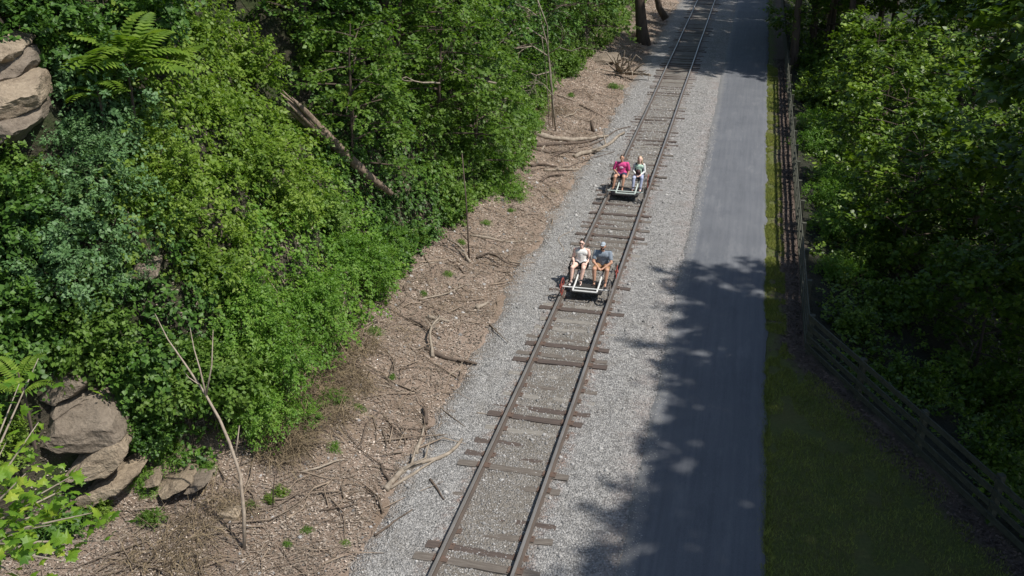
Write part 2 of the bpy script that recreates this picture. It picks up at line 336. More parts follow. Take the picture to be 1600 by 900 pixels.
stones(34000, (-2.75, 2.68), (12, 58), (.013, .03), gravz, 'loose_gravel', 'loose grey ballast stones lying over the gravel bed of the track')
stones(2600, (2.6, 3.0), (12, 50), (.01, .022), lambda x, y: .068 + 0 * x, 'road_edge_gravel', 'fine gravel spilled over the left edge of the road')
stones(700, (-5.5, 2.3), (12, 50), (.03, .075), lambda x, y: np.maximum(H(x, y), gravz(x, y)), 'scattered_stones', 'larger pale stones strewn on gravel and leaf litter')
def blades(P, D, Nn, L, Wd, fold=.25):
    """rhombic leaves: base P, direction D, normal Nn, length L, half width Wd"""
    Sd = nrm(np.cross(D, Nn)); L = L[:, None]; Wd = Wd[:, None]
    A = P; B = P + D * L * .42 + Sd * Wd + Nn * Wd * fold; C = P + D * L; E = P + D * L * .42 - Sd * Wd + Nn * Wd * fold
    V = np.stack([A, B, C, E], 1).reshape(-1, 3); k = np.arange(len(P))[:, None] * 4
    F = np.concatenate([k + np.array([[0, 1, 2]]), k + np.array([[0, 2, 3]])], 1).reshape(-1, 3); return V, F
def litter(N, name, xr, yr, size):
    x = RNG.uniform(*xr, N); y = yr[0] + (yr[1] - yr[0]) * RNG.random(N) ** 1.7; z = H(x, y)
    keep = (x < -2.45 + .7 * vn(x, y / 1.5, 41)) | (x > 5.5); x, y, z = x[keep], y[keep], z[keep]; n = len(x)
    P = np.stack([x, y, z + RNG.uniform(.005, .035, n)], 1); th = RNG.uniform(0, 6.3, n)
    D = nrm(np.stack([np.cos(th), np.sin(th), RNG.normal(0, .3, n)], 1)); Nn = nrm(np.stack([RNG.normal(0, .4, n), RNG.normal(0, .4, n), np.ones(n)], 1))
    L = RNG.uniform(*size, n) * (1 + .012 * (y - 12))
    return link(name, mesh_np(name, *blades(P, D, Nn, L, L * RNG.uniform(.2, .42, n), .5)), M['litter'])
tag(litter(120000, 'leaf_litter', (-8.5, -2.0), (11, 92), (.025, .075)), 'pale brown dead leaves littering the bank between gravel and hill', 'leaf litter', kind='stuff')
def litter2():
    N = 9000; y = 13 + 55 * RNG.random(N) ** 1.5; x = fenx(y) - np.abs(RNG.normal(.25, .28, N)); P = np.stack([x, y, H(x, y) + .02], 1)
    th = RNG.uniform(0, 6.3, N); D = nrm(np.stack([np.cos(th), np.sin(th), RNG.normal(0, .3, N)], 1)); Nn = nrm(np.stack([RNG.normal(0, .4, N), RNG.normal(0, .4, N), np.ones(N)], 1))
    L = RNG.uniform(.05, .1, N); o = link('fence_leaf_litter', mesh_np('fence_leaf_litter', *blades(P, D, Nn, L, L * .33, .5)), simple('red_brown_dead_leaf', (.12, .085, .068), (.07, .05, .042), 2, .85, island=.5))
    tag(o, 'reddish brown dead leaves in a strip along the foot of the fence', 'leaf litter', kind='stuff')
litter2()
def grass(N, name, label, xf, yr, mat, hgt=(.05, .12)):
    y = yr[0] + (yr[1] - yr[0]) * RNG.random(N) ** 1.5; x = xf(y, RNG.random(N)); k = vn(x / .35, y / .5, 55) + vn(x / 1.2, y / 1.6, 56) > -.22; x, y = x[k], y[k]; n = len(x)
    P = np.stack([x, y, H(x, y) - .005], 1); D = nrm(np.stack([RNG.normal(0, .5, n), RNG.normal(0, .5, n), np.ones(n)], 1)); th = RNG.uniform(0, 6.3, n)
    Sd = np.stack([np.cos(th), np.sin(th), 0 * th], 1); L = RNG.uniform(*hgt, n)[:, None]
    V = np.stack([P - Sd * .007, P + Sd * .007, P + D * L], 1).reshape(-1, 3); F = np.arange(3 * n).reshape(-1, 3)
    tag(link(name, mesh_np(name, V, F), mat), label, 'grass', kind='stuff')
grass(9000, 'road_edge_grass', 'ragged grass tufts creeping over the right edge of the road', lambda y, r: 5.28 + .3 * r, (12.5, 60), M['grass'], (.06, .16))
grass(130000, 'verge_grass', 'short olive green grass on the verge between road and fence', lambda y, r: 5.36 + r * (fenx(y) - 5.9) * (1 + .3 * (r - .5)), (12.5, 66), M['grass'])

# ------------------------------------------------------------------ the railway track
track = empty('railway_track', (0, 0, 0)); tag(track, 'rusty single railway track with weathered wooden ties half buried in grey gravel', 'railway track')
def railmat():
    m, t, b = newmat('rusty_rail_steel'); g = t.nodes.new('ShaderNodeNewGeometry'); s = t.nodes.new('ShaderNodeSeparateXYZ'); t.links.new(g.outputs['Position'], s.inputs[0])
    v = coords(t, (6, .6, 6)); n = noise(t, v, 3); rust = ramp(t, n, [(.3, (.10, .075, .06)), (.7, (.065, .055, .048))]); top = ramp(t, n, [(.3, (.34, .32, .30)), (.7, (.22, .2, .185))])
    f = ramp(t, mth(t, 'MULTIPLY', s.outputs[2], 2.), [(.44, 0.), (.455, 1.)]); t.links.new(mix(t, f, rust, top), b.inputs['Base Color'])
    t.links.new(mth(t, 'MULTIPLY', f, .5), b.inputs['Metallic']); t.links.new(mth(t, 'SUBTRACT', .85, mth(t, 'MULTIPLY', f, .45)), b.inputs['Roughness']); return m
prof = [(-.07, .085), (.07, .085), (.07, .097), (.012, .11), (.01, .19), (.036, .2), (.036, .228), (.028, .236), (-.028, .236), (-.036, .228), (-.036, .2), (-.01, .19), (-.012, .11), (-.07, .097)]
RM = railmat()
for sx in (-1, 1):
    ys = np.concatenate([[-30], np.arange(0, 130, 2.), [300]]); n = len(prof)
    V = [(sx * .753 + px + .006 * math.sin(y * .4 + sx), y, pz + .006 * math.sin(y * .23)) for y in ys for px, pz in prof]; F = []
    for i in range(len(ys) - 1):
        for j in range(n): a = i * n + j; b = i * n + (j + 1) % n; F.append((a, b, b + n, a + n))
    polys('rail', V, F, RM, track)
TM = []
for k, (a, b) in enumerate([((.085, .07, .058), (.16, .14, .12)), ((.16, .145, .125), (.25, .235, .21)), ((.055, .043, .038), (.10, .075, .062))]):
    TM.append(simple('weathered_tie_' + 'abc'[k], a, b, 7, .9, bmp=.02, stretch=(.35, 3, 3)))
def tiemesh(mi, seed):
    r = random.Random(seed); bm = bmesh.new(); nx = 12; top = []
    L = 1.22 + r.uniform(-.08, .07); w = .11
    rows = []
    for i in range(nx + 1):
        x = -L + 2 * L * i / nx; e = .012 if 0 < i < nx else -.004
        rows.append([bm.verts.new((x, -w + r.uniform(-.012, .012), -.17)), bm.verts.new((x, -w + r.uniform(-.012, .014), -.012 + r.uniform(-.012, 0))), bm.verts.new((x, -w * .45 + r.uniform(-.01, .01), r.uniform(-.012, .003))),
                     bm.verts.new((x, w * .4 + r.uniform(-.01, .01), r.uniform(-.016, .004))), bm.verts.new((x, w + r.uniform(-.014, .012), -.012 + r.uniform(-.012, 0))), bm.verts.new((x, w + r.uniform(-.012, .012), -.17))])
    for i in range(nx):
        for j in range(5): bm.faces.new((rows[i][j], rows[i + 1][j], rows[i + 1][j + 1], rows[i][j + 1]))
    bm.faces.new(rows[0]); bm.faces.new(rows[-1][::-1]); bmesh.ops.recalc_face_normals(bm, faces=bm.faces)
    me = bpy.data.meshes.new('wooden_tie'); bm.to_mesh(me); bm.free(); me.materials.append(TM[mi]); return me
ties = [tiemesh(k % 3, k) for k in range(9)]
pm = MB(); pm.box((0, 0, 0), (.3, .19, .016)); pm.box((.11, .05, .012), (.03, .03, .02)); pm.box((-.11, -.05, .012), (.03, .03, .02))
plate0 = pm.build('tie_plate', simple('rusty_tie_plate', (.13, .08, .06), (.09, .065, .05), 12, .9)); pme = plate0.data; bpy.data.objects.remove(plate0)
key = [float(onplane(760, v, .1)[1]) for v in (884, 727, 644, 553, 527, 470, 352, 340, 318)]
yy = 12.6; rr = random.Random(4); plist = []
while yy < 100:
    near = min(key, key=lambda k: abs(k - yy))
    if abs(near - yy) < .3 and near not in [q[0] for q in plist]: plist.append((near, .1, 1))
    else:
        top = rr.uniform(.04, .066) if yy < 21 else rr.uniform(.042, .076) if yy < 31 else rr.uniform(.056, .094)
        plist.append((yy + rr.uniform(-.04, .04), top, 0))
    yy += .56
for y, z, kk in plist:
    mi = rr.choice([2, 5, 0, 8]) if kk else rr.randrange(9)
    o = link('wooden_tie', ties[mi], None, track); o.location = (rr.uniform(-.09, .09), y, z); o.rotation_euler = (rr.uniform(-.04, .04), rr.uniform(-.005, .005) if kk else rr.uniform(-.022, .022), rr.uniform(-.03, .03))
    if y < 46 and z > .05:
        for sx in (-.753, .753):
            q = link('tie_plate', pme, None, o); q.location = (sx - o.location.x, 0, .004)

# ------------------------------------------------------------------ the fence
fence = empty('board_fence', (6.45, 25.7, 0)); tag(fence, 'weathered grey green four board fence beside the road, bending away at its near end', 'fence')
def fz(x, y): return gz(x - .15, y)
c0 = np.array([6.45, 25.7]); dn = np.array([.436, -.9]); runs = []
for k in range(34): runs.append((c0 + np.array([0, 2.44]) * k, c0 + np.array([0, 2.44]) * (k + 1)))
for k in range(6): runs.append((c0 + dn * 2.6 * k, c0 + dn * 2.6 * (k + 1)))
fr = random.Random(3); done = set()
def fpart(name, mb):
    o = mb.build(name, M['weathered']); o.parent = fence; o.matrix_parent_inverse = Matrix.Translation((-6.45, -25.7, 0)); return o
for A, B in runs:
    out = np.array([(B - A)[1], -(B - A)[0]]); out = out / np.linalg.norm(out)
    if out[0] < 0: out = -out
    for Q in (A, B):
        key_ = (round(Q[0], 1), round(Q[1], 1))
        if key_ in done: continue
        done.add(key_); c = Q + out * .085; h = 1.19 + fr.uniform(-.02, .04); ang = math.atan2((B - A)[1], (B - A)[0])
        mb = MB(); mb.box((0, 0, 0), (.13, .13, h + .5), ang); mb.V[0] = mb.V[0] + (mb.V[0][:, 2:3] > 0) * np.array([fr.uniform(-.02, .03), fr.uniform(-.02, .02), 0])
        mb.V[0] = mb.V[0] + np.array([c[0], c[1], fz(*Q) + h / 2 - .25]); fpart('post', mb)
    ang = math.atan2((B - A)[1], (B - A)[0]); L = np.linalg.norm(B - A)
    for hz in (.24, .53, .82, 1.12):
        n = 6; V = []; F = []; sag = fr.uniform(-.025, .01); dz0 = fr.uniform(-.012, .012); ov = out * fr.uniform(0, .004)
        for i in range(n + 1):
            s = (i / n) * .994 + .003; q = A + (B - A) * s + ov; z = fz(*A) * (1 - s) + fz(*B) * s + hz + dz0 + sag * math.sin(math.pi * s)
            for o_, dz in ((-.017, -.068), (-.017, .068), (.017, .068), (.017, -.068)): V.append((q[0] + out[0] * o_, q[1] + out[1] * o_, z + dz))
        for i in range(n):
            for j in range(4): a = i * 4 + j; b = i * 4 + (j + 1) % 4; F.append((a, b, b + 4, a + 4))
        F += [(3, 2, 1, 0), (n * 4, n * 4 + 1, n * 4 + 2, n * 4 + 3)]
        mb = MB(); mb.add(np.array(V), F); fpart('rail_board', mb)

# ------------------------------------------------------------------ rocks
def rock(pa, pb, thick, depth, seed, mat, parent, name='stone_block', lift=0., push=.0):
    """irregular block whose front face spans two ground points"""
    a, b = Vector(pa), Vector(pb); ax = (b - a); L = ax.length; ax.normalize(); vw = (Vector((a + b) / 2) - Vector(CAM)); vw.z *= .3; vw.normalize()
    dp = (vw - ax * vw.dot(ax)).normalized(); th = ax.cross(dp); th = th if th.z > 0 else -th
    bm = bmesh.new(); bmesh.ops.create_cube(bm, size=1); bmesh.ops.subdivide_edges(bm, edges=bm.edges, cuts=12, use_grid_fill=True)
    r = random.Random(seed); off = Vector((r.uniform(0, 50), r.uniform(0, 50), r.uniform(0, 50)))
    from mathutils import noise as mn
    sk = [r.uniform(-.3, .3) for _ in range(4)]; pl = [(Vector((r.choice([-1, 1]) * r.uniform(.3, 1), r.uniform(-1, .2), r.choice([-1, 1]) * r.uniform(.2, 1))).normalized(), r.uniform(.40, .52)) for _ in range(7)]
    for v in bm.verts:
        q = v.co.copy(); ln = (abs(q.x * 2) ** 10 + abs(q.y * 2) ** 10 + abs(q.z * 2) ** 10) ** .1; q *= 1 / max(ln, 1e-3) if ln > 1 else 1
        for pn, pc in pl:
            dq = q.dot(pn) - pc
            if dq > 0: q -= pn * dq
        w = Vector((q.x * L * (1 + sk[0] * q.z), q.y * depth, q.z * thick * (1 + sk[1] * q.x * 2)))
        w.y += (-.16 + .32 * ((math.floor((w.z + 3) / .17 + sk[2]) * 7919 % 13) / 13)) * .3       # bedding: thin courses stand proud or back
        nn = mn.noise_vector(w * .8 + off) * .10 * min(1, thick) + mn.noise_vector(w * 3 + off) * .05 + mn.noise_vector(w * 8 + off) * .03
        w += nn; v.co = (a + b) / 2 + ax * w.x + dp * (w.y + depth * .35 + push) + th * (w.z + lift)
    return frombm(name, bm, mat, parent)
def outcrop(label, blocks, seed, mats):
    p0 = at((blocks[0][0] + blocks[0][2]) / 2, (blocks[0][1] + blocks[0][3]) / 2); e = empty('rock_outcrop', (0, 0, 0)); tag(e, label, 'rock', 'bare rock showing through the hillside growth')
    for k, (u1, v1, u2, v2, t, d, push) in enumerate(blocks):
        yc = p0; pa = at(u1, v1, .6); pb = at(u2, v2, .6); m = (pa + pb) / 2
        # keep both ends at about the same distance from the lens so that the ledge runs across the slope
        dd = np.dot(m - CAM, FW); pa = CAM + ray(u1, v1) * (dd); pb = CAM + ray(u2, v2) * (dd)
        rock(pa, pb, t, d, seed + k, M[mats[k % len(mats)]], e, push=push)
    return e
outcrop('large tilted tan and grey sandstone ledge at the lower left under dark ivy',
        [(45, 712, 165, 655, 1.05, 1.8, .2), (85, 762, 200, 705, .55, 1.6, .05), (115, 792, 215, 752, .3, 1.4, .15), (20, 640, 120, 618, .75, 1.6, .5)], 10, ['greyrock', 'rock', 'rock'])
outcrop('low grey ledge with cracked layers in front of the lowest bright shrub', [(230, 800, 285, 782, .16, 1.4, .55), (275, 790, 318, 774, .14, .9, .5), (205, 780, 240, 768, .16, 1.0, .5)], 90, ['rock', 'greyrock'])
outcrop('layered brown sandstone face at the upper left edge beside a blue green bush',
        [(-60, 125, 42, 103, .85, 1.8, -.1), (-60, 168, 50, 148, .72, 1.7, -.15), (-50, 212, 48, 192, .72, 1.7, -.1), (-40, 90, 35, 72, .5, 1.6, -.4)], 30, ['greyrock', 'rock'])
outcrop('small brown rock patch among the ferny green cover in the middle of the hillside', [(285, 560, 215, 590, .35, .8, .3), (200, 445, 245, 425, .4, .8, .3)], 50, ['greyrock'])
outcrop('dark rock bank under the leaning tree trunks beside the far track', [(940, 62, 1000, 52, 1.2, 2.5, .8), (915, 105, 975, 96, .8, 2., .8)], 60, ['greyrock', 'greyrock'])
def loose(u, v, s, label, seed, mat='rock'):
    P = at(u, v); e = rock(P + np.array([-s, 0, s * .2]), P + np.array([s, .1, s * .2]), s * 1.0, s * 1.5, seed, M[mat], None, 'boulder'); return tag(e, label, 'rock')
loose(352, 815, .26, 'rounded tan stone on the leaf litter just left of the pale sapling foot', 71)
loose(160, 640, .3, 'brown stone half hidden under the ivy above the lower ledge', 72, 'greyrock')
loose(715, 738, .1, 'pale yellow stone beside the end of a dark railway tie', 73)
loose(866, 303, .22, 'pale broken stone beside the gravel left of the far rail bike', 74)
loose(905, 838, .06, 'small cream stone at the road edge in the foreground gravel', 75)
loose(590, 455, .16, 'pale stone lying at the foot of the bright green growth', 76)

# ------------------------------------------------------------------ fallen wood
def stick(u1, v1, u2, v2, r, label, mat='greybark', bend=.12, cat='branch', name='fallen_branch', forks=0, lift=.0, group=None, seed=0):
    rg = random.Random(seed + int(u1)); a = at(u1, v1); b = at(u2, v2); n = 8; pts = []; L = np.linalg.norm(b - a); side = np.array([-(b - a)[1], (b - a)[0], 0]) / (L + 1e-6)
    ph = rg.uniform(0, 6)
    for i in range(n + 1):
        s = i / n; q = a + (b - a) * s + side * L * bend * math.sin(s * math.pi * 1.3 + ph) * s * (1 - s) * 2
        q = np.array(q); q[2] = max(gz(q[0], q[1]), float(gravz(q[0], q[1])) if -3 < q[0] < 2.6 else -9) + r * .7 + lift * math.sin(math.pi * s) + rg.uniform(-.2, .2) * r; pts.append(q)
    rad = [r * (1 - .55 * i / n) * rg.uniform(.85, 1.15) for i in range(n + 1)]
    mb = MB().tube(pts, rad, 7, .25)
    if not forks: o = mb.build(name, M[mat], None, True); return tag(o, label, cat, group)
    e = empty(name, tuple(a)); tag(e, label, cat, group); o = mb.build('stem', M[mat], None, True); o.parent = e; o.matrix_parent_inverse = Matrix.Translation(tuple(-a))
    for k in range(forks):
        i = rg.randrange(2, n - 1); s0 = pts[i]; dr = nrm(pts[i + 1] - pts[i] + side * rg.choice([-1, 1]) * .12 * rg.uniform(.5, 1.4) * L / n * 6 + np.array([0, 0, .12 * L / n * 4])); l = L * rg.uniform(.15, .3)
        tp = [s0 + dr * l * t + np.array([0, 0, -.1 * l * t * t]) for t in (0, .35, .7, 1)]; o = MB().tube(tp, [rad[i] * .6, rad[i] * .45, rad[i] * .3, rad[i] * .12], 5, .2).build('side_branch', M[mat], None, True)
        o.parent = e; o.matrix_parent_inverse = Matrix.Translation(tuple(-a))
    return e
stick(836, 212, 950, 216, .14, 'long straight grey log lying level across the bank, topmost of the log pile', name='fallen_log', cat='log', bend=.02)
stick(822, 224, 935, 219, .10, 'second thinner log just below the longest grey log', 'bark', name='fallen_log', cat='log', bend=.05)
stick(898, 247, 975, 212, .12, 'pale slanting log pointing at the far rail bike', name='fallen_log', cat='log', forks=2)
stick(905, 232, 985, 200, .045, 'thin dark branch slanting above the pale log', 'bark')
stick(826, 232, 905, 241, .08, 'dark branch at the bottom of the log pile', 'bark', forks=2)
stick(845, 238, 880, 218, .055, 'short pale branch crossing the log pile at its left end')
stick(880, 262, 960, 240, .03, 'thin curved twig just left of the far rail bike riders', 'bark')
stick(735, 412, 700, 375, .05, 'crooked root curling up near the foot of the thin bare pole', forks=2, lift=.15)
stick(745, 405, 812, 418, .045, 'arched brown branch to the right of the thin bare pole', 'bark', bend=.5, lift=.2, forks=1)
stick(735, 370, 845, 377, .045, 'long low brown branch reaching to the gravel above the near rail bike', forks=1)
stick(665, 548, 745, 572, .075, 'dark forked branch ending in a thick butt at the gravel edge', 'bark', forks=2)
stick(676, 560, 686, 495, .05, 'upright pale crooked branch standing over the dark forked branch', forks=3, lift=.25)
stick(668, 497, 702, 505, .07, 'stubby weathered wood chunk at the head of the crooked branch')
stick(745, 485, 762, 475, .07, 'short broken pale stump chunk in the middle of the bank')
stick(603, 768, 722, 692, .07, 'long forked driftwood branch lying on the gravel edge in the foreground', forks=3, bend=.2)
stick(612, 762, 596, 728, .055, 'short dark stub at the lower end of the long forked branch', 'bark')
stick(610, 765, 700, 712, .04, 'thin straight branch beside the long forked branch', bend=.05)
stick(585, 838, 645, 802, .025, 'thin straight stick on the foreground gravel left of the track', 'bark', bend=.03)
stick(672, 755, 694, 785, .03, 'short black stick lying alone on the gravel', 'bark', bend=.02)
stick(650, 712, 663, 668, .05, 'pale split slab of wood pointing up the bank', bend=.02)
stick(665, 665, 662, 640, .06, 'dark root knot above the pale split slab', 'bark', forks=2, lift=.1)
stick(632, 674, 678, 668, .035, 'dark curved twig crossing the root knot', 'bark', forks=1)
stick(745, 650, 778, 652, .018, 'thin pale twig on the gravel beside a tie end')
stick(500, 470, 600, 452, .03, 'thin tan branch below the bright green growth')
stick(640, 425, 712, 408, .03, 'thin brown branch left of the bare pole')
stick(590, 602, 640, 618, .025, 'thin crooked twig in the middle of the leaf litter', forks=1)
stick(415, 770, 440, 800, .03, 'thin fallen twig right of the pale sapling', 'bark')
stick(430, 805, 455, 830, .02, 'pale forked twig on leaf litter right of the sapling foot', forks=2)
stick(880, 395, 897, 357, .014, 'thin white bent twig on the gravel above the near rail bike', 'palebark', bend=.3)
for k, (a, b, c, d, r, l) in enumerate([(830, 262, 870, 262, .07, 'short dark log end below the log pile'), (850, 268, 905, 266, .05, 'dark branch lying along the foot of the log pile'), (862, 250, 900, 228, .05, 'brown branch slanting through the log pile'), (800, 250, 830, 228, .05, 'short branch left of the log pile'),
        (845, 285, 880, 274, .06, 'pale short log above the broken stone'), (870, 150, 900, 160, .05, 'brown branch in the bank hollow above the stub'), (905, 165, 945, 185, .04, 'thin branch across the bank hollow beside the gravel'), (880, 185, 905, 172, .05, 'broken branch in the bank hollow left of the dark stub'),
        (560, 430, 640, 455, .03, 'thin grey branch lying below the leafy corner of the hill foot'), (520, 590, 570, 560, .03, 'grey branch in the dry brush'), (640, 500, 690, 530, .035, 'brown root above the dark forked branch'), (655, 470, 735, 445, .03, 'thin tan branch across the middle of the bank'),
        (560, 700, 600, 640, .025, 'thin slanting twig on the litter above the long forked branch'), (470, 740, 540, 720, .03, 'dark twig right of the seedling'), (500, 800, 560, 790, .025, 'thin twig on the foreground litter'), (700, 590, 730, 560, .022, 'pale twig at the gravel edge below the dark forked branch')]):
    stick(a, b, c, d, r, l, ['bark', 'greybark'][k % 2], forks=k % 3, lift=.05, seed=k)
def twigs(N, name, label, xr, yr, mat, L=(.15, .6), lift=.06, r=(.004, .011)):
    mbV = []; mbF = []; c = 0; x = RNG.uniform(*xr, N); y = yr[0] + (yr[1] - yr[0]) * RNG.random(N) ** 1.5; k = x < -2.5 + vn(x, y, 61) * 1.4; x, y = x[k], y[k]; N = len(x)
    th = RNG.uniform(0, 6.3, N); l = RNG.uniform(*L, N); bnd = RNG.normal(0, .2, N); rad = RNG.uniform(*r, N)
    P = []
    for s in (0, .5, 1):
        px = x + np.cos(th) * l * s - np.sin(th) * bnd * l * s * (1 - s) * 2; py = y + np.sin(th) * l * s + np.cos(th) * bnd * l * s * (1 - s) * 2
        P.append(np.stack([px, py, H(px, py) + .015 + RNG.uniform(0, lift, N) * (s > 0)], 1))
    sd_ = np.stack([-np.sin(th), np.cos(th), 0 * th], 1); V = []
    for i, q in enumerate(P):
        rr_ = (rad * (1 - .35 * i))[:, None]; V += [q + sd_ * rr_, q - sd_ * rr_, q + np.array([0, 0, 1]) * rr_ * 1.5]
    V = np.stack(V, 1).reshape(-1, 3); f = []
    for i in (0, 3):
        for a, b in ((0, 1), (1, 2), (2, 0)): f.append((i + a, i + b, i + b + 3, i + a + 3))
    F = (np.array(f)[None] + np.arange(N)[:, None, None] * 9).reshape(-1, 4)
    tag(link(name, mesh_np(name, V, F), mat), label, 'twigs', kind='stuff')
twigs(3800, 'fallen_twigs', 'small grey and brown twigs strewn over the leaf litter bank', (-7.5, -2.1), (12, 58), M['twig'])
twigs(430, 'fallen_sticks', 'brown sticks and roots lying about on the leaf litter bank', (-6.8, -2.3), (13, 55), M['twig'], (.5, 1.6), .12, (.012, .03))
twigs(4200, 'pale_twigs', 'thin bleached twigs strewn on the leaf litter bank', (-7.0, -2.1), (12, 50), M['palebark'], (.1, .5), .05, (.004, .009))
# dry brush: arching dead stems in clumps
def brush(spots, name, label, n=170):
    V = []; F = []; c = 0
    for (u, v, rad, hgt) in spots:
        P = at(u, v)
        for k in range(n):
            a = RNG.uniform(0, 6.3); rr_ = rad * math.sqrt(RNG.random()); bx, by = P[0] + math.cos(a) * rr_, P[1] + math.sin(a) * rr_; bz = gz(bx, by)
            d = nrm(np.array([RNG.normal(.25, .6), RNG.normal(-.1, .6), .8])); l = hgt * RNG.uniform(.4, 1.1); dr = RNG.uniform(.2, .9); w = RNG.uniform(.005, .011)
            q = [np.array([bx, by, bz]) + d * l * s + np.array([0, 0, -dr * l * s * s]) for s in (0, .33, .66, 1)]; sd_ = nrm(np.cross(d, [0, 0, 1.]) + RNG.normal(0, .3, 3))
            for i, p in enumerate(q): V += [p - sd_ * w * (1 - i * .2), p + sd_ * w * (1 - i * .2)]
            for i in range(3): F.append((c + 2 * i, c + 2 * i + 1, c + 2 * i + 3, c + 2 * i + 2))
            c += 8
    tag(link(name, mesh_np(name, np.array(V), F), M['drytwig']), label, 'brush', kind='stuff')
brush([(500, 640, .8, 1.1), (455, 680, .6, 1.0), (540, 600, .7, .9), (520, 560, .6, .8), (560, 540, .6, .7), (480, 610, .7, 1.1), (430, 700, .6, 1.0)], 'dry_brush', 'tangled dry brown brush between the green growth and the leaf litter', 520)
brush([(270, 850, .6, 1.1), (310, 820, .5, 1.0), (230, 880, .5, 1.0), (340, 780, .4, .8), (300, 880, .5, .9), (370, 800, .35, .8)], 'bare_brush', 'bare brown stems left of the pale sapling in the foreground', 110)
brush([(600, 480, .7, .5), (640, 440, .6, .4), (690, 470, .7, .35), (850, 180, .6, 1.6), (620, 520, .7, .45), (870, 175, .5, 1.6)], 'bank_brush', 'thin dry stems standing on the bank below the hill', 90)

# ------------------------------------------------------------------ foliage builders
def spray_leaves(C, T, Nn, n, L, leaf, droop=.2, ratio=.3, flat=.35, spread=.35):
    """n leaves along each of the twigs that start at C with direction T and facing Nn"""
    k = len(C); C = np.repeat(C, n, 0); T = np.repeat(T, n, 0); Nn = np.repeat(Nn, n, 0); Ls = np.repeat(np.broadcast_to(L, (k,)), n)
    N = len(C); s = RNG.random(N); side = RNG.choice([-1, 1], N)[:, None]; lat = nrm(np.cross(T, Nn))
    B = C + T * (s * Ls)[:, None] - np.array([0, 0, 1]) * (droop * Ls * s * s)[:, None] + lat * (RNG.normal(0, spread, N) * Ls * (.3 + .7 * s))[:, None] * .5 + Nn * (RNG.normal(0, .10, N) * Ls)[:, None]
    D = nrm(T * .5 + lat * side * RNG.uniform(.2, 1, N)[:, None] + RNG.normal(0, .35, (N, 3)) - np.array([0, 0, 1]) * droop)
    Nl = nrm(Nn + RNG.normal(0, flat, (N, 3))); Nl = nrm(Nl - D * (Nl * D).sum(1, keepdims=True))
    l = leaf * RNG.uniform(.55, 1.25, N); return blades(B, D, Nl, l, l * ratio * RNG.uniform(.75, 1.2, N))
def bushmesh(name, mat, rx, ry_, rz, nspray, nleaf, L, leaf, droop=.25, ratio=.3, lobes=9, shell=.55):
    """a shrub crown: sprays of leaves spread through uneven lobes; origin at the foot"""
    LC = RNG.normal(0, 1, (lobes, 3)); LC = nrm(LC) * RNG.uniform(.35, .8, (lobes, 1)); LR = RNG.uniform(.3, .55, lobes)
    w = RNG.integers(0, lobes, nspray); d = nrm(RNG.normal(0, 1, (nspray, 3))); r = RNG.random(nspray) ** .5 * (1 - shell) + shell
    P = LC[w] + d * (r * LR[w])[:, None]; sc = np.array([rx, ry_, rz]); C = P * sc + np.array([0, 0, rz * .8]); C[:, 2] = np.maximum(C[:, 2], .05)
    T = nrm(d * .8 + P * .6 + RNG.normal(0, .35, (nspray, 3)) + np.array([0, 0, .15])); Nn = nrm(d * .45 + P * .35 + np.array([0, 0, .75]) + RNG.normal(0, .32, (nspray, 3)))
    V, F = spray_leaves(C, T, Nn, nleaf, L * RNG.uniform(.6, 1.3, nspray), leaf, droop, ratio, .22); me = mesh_np(name, V, F); me.materials.append(mat)
    mb = MB()
    for k in range(7):
        a = C[RNG.integers(0, nspray)]; mb.tube([(0, 0, -.3), (a[0] * .3, a[1] * .3, a[2] * .45), tuple(a)], [.03, .02, .008], 4)
    st = mb.build('stems', M['bark']); sme = st.data; bpy.data.objects.remove(st); return me, sme
PROTO = {}
def addp(k, *a, **b): PROTO.setdefault(k, []).append(bushmesh('foliage', *a, **b))
for _ in range(2):
    addp('blue', M['blue_green'], 1.25, 1.2, 1.0, 330, 24, .42, .085, ratio=.33)
    addp('yellow', M['yellow_green'], 1.1, 1.1, .85, 230, 22, .42, .11, ratio=.36)
    addp('mid', M['mid_green'], 1.2, 1.2, 1.0, 230, 22, .5, .13, ratio=.36)
    addp('bright', M['bright_green'], 1.1, 1.1, .8, 360, 22, .4, .085, droop=.5, ratio=.26)
    addp('dark', M['dark_green'], 1.15, 1.15, .85, 230, 22, .42, .12, ratio=.42)
    addp('forest', M['forest_green'], 1.2, 1.2, .9, 230, 22, .5, .14, ratio=.38)
def shrub(kind, u, v, s, label, off=.35, group='shrubs and vines covering the hillside', name='leafy_shrub', P=None, cat='shrub', sz=1.):
    P = at(u, v, off) if P is None else np.array(P, float); P = P.copy(); P[2] -= .55 * s * sz
    fo, st = PROTO[kind][RNG.integers(0, 2)]; e = empty(name, tuple(P), RNG.uniform(0, 6.3)); e.scale = (s, s, s * sz); tag(e, label, cat, group)
    link('foliage', fo, None, e); link('stems', st, None, e); return e
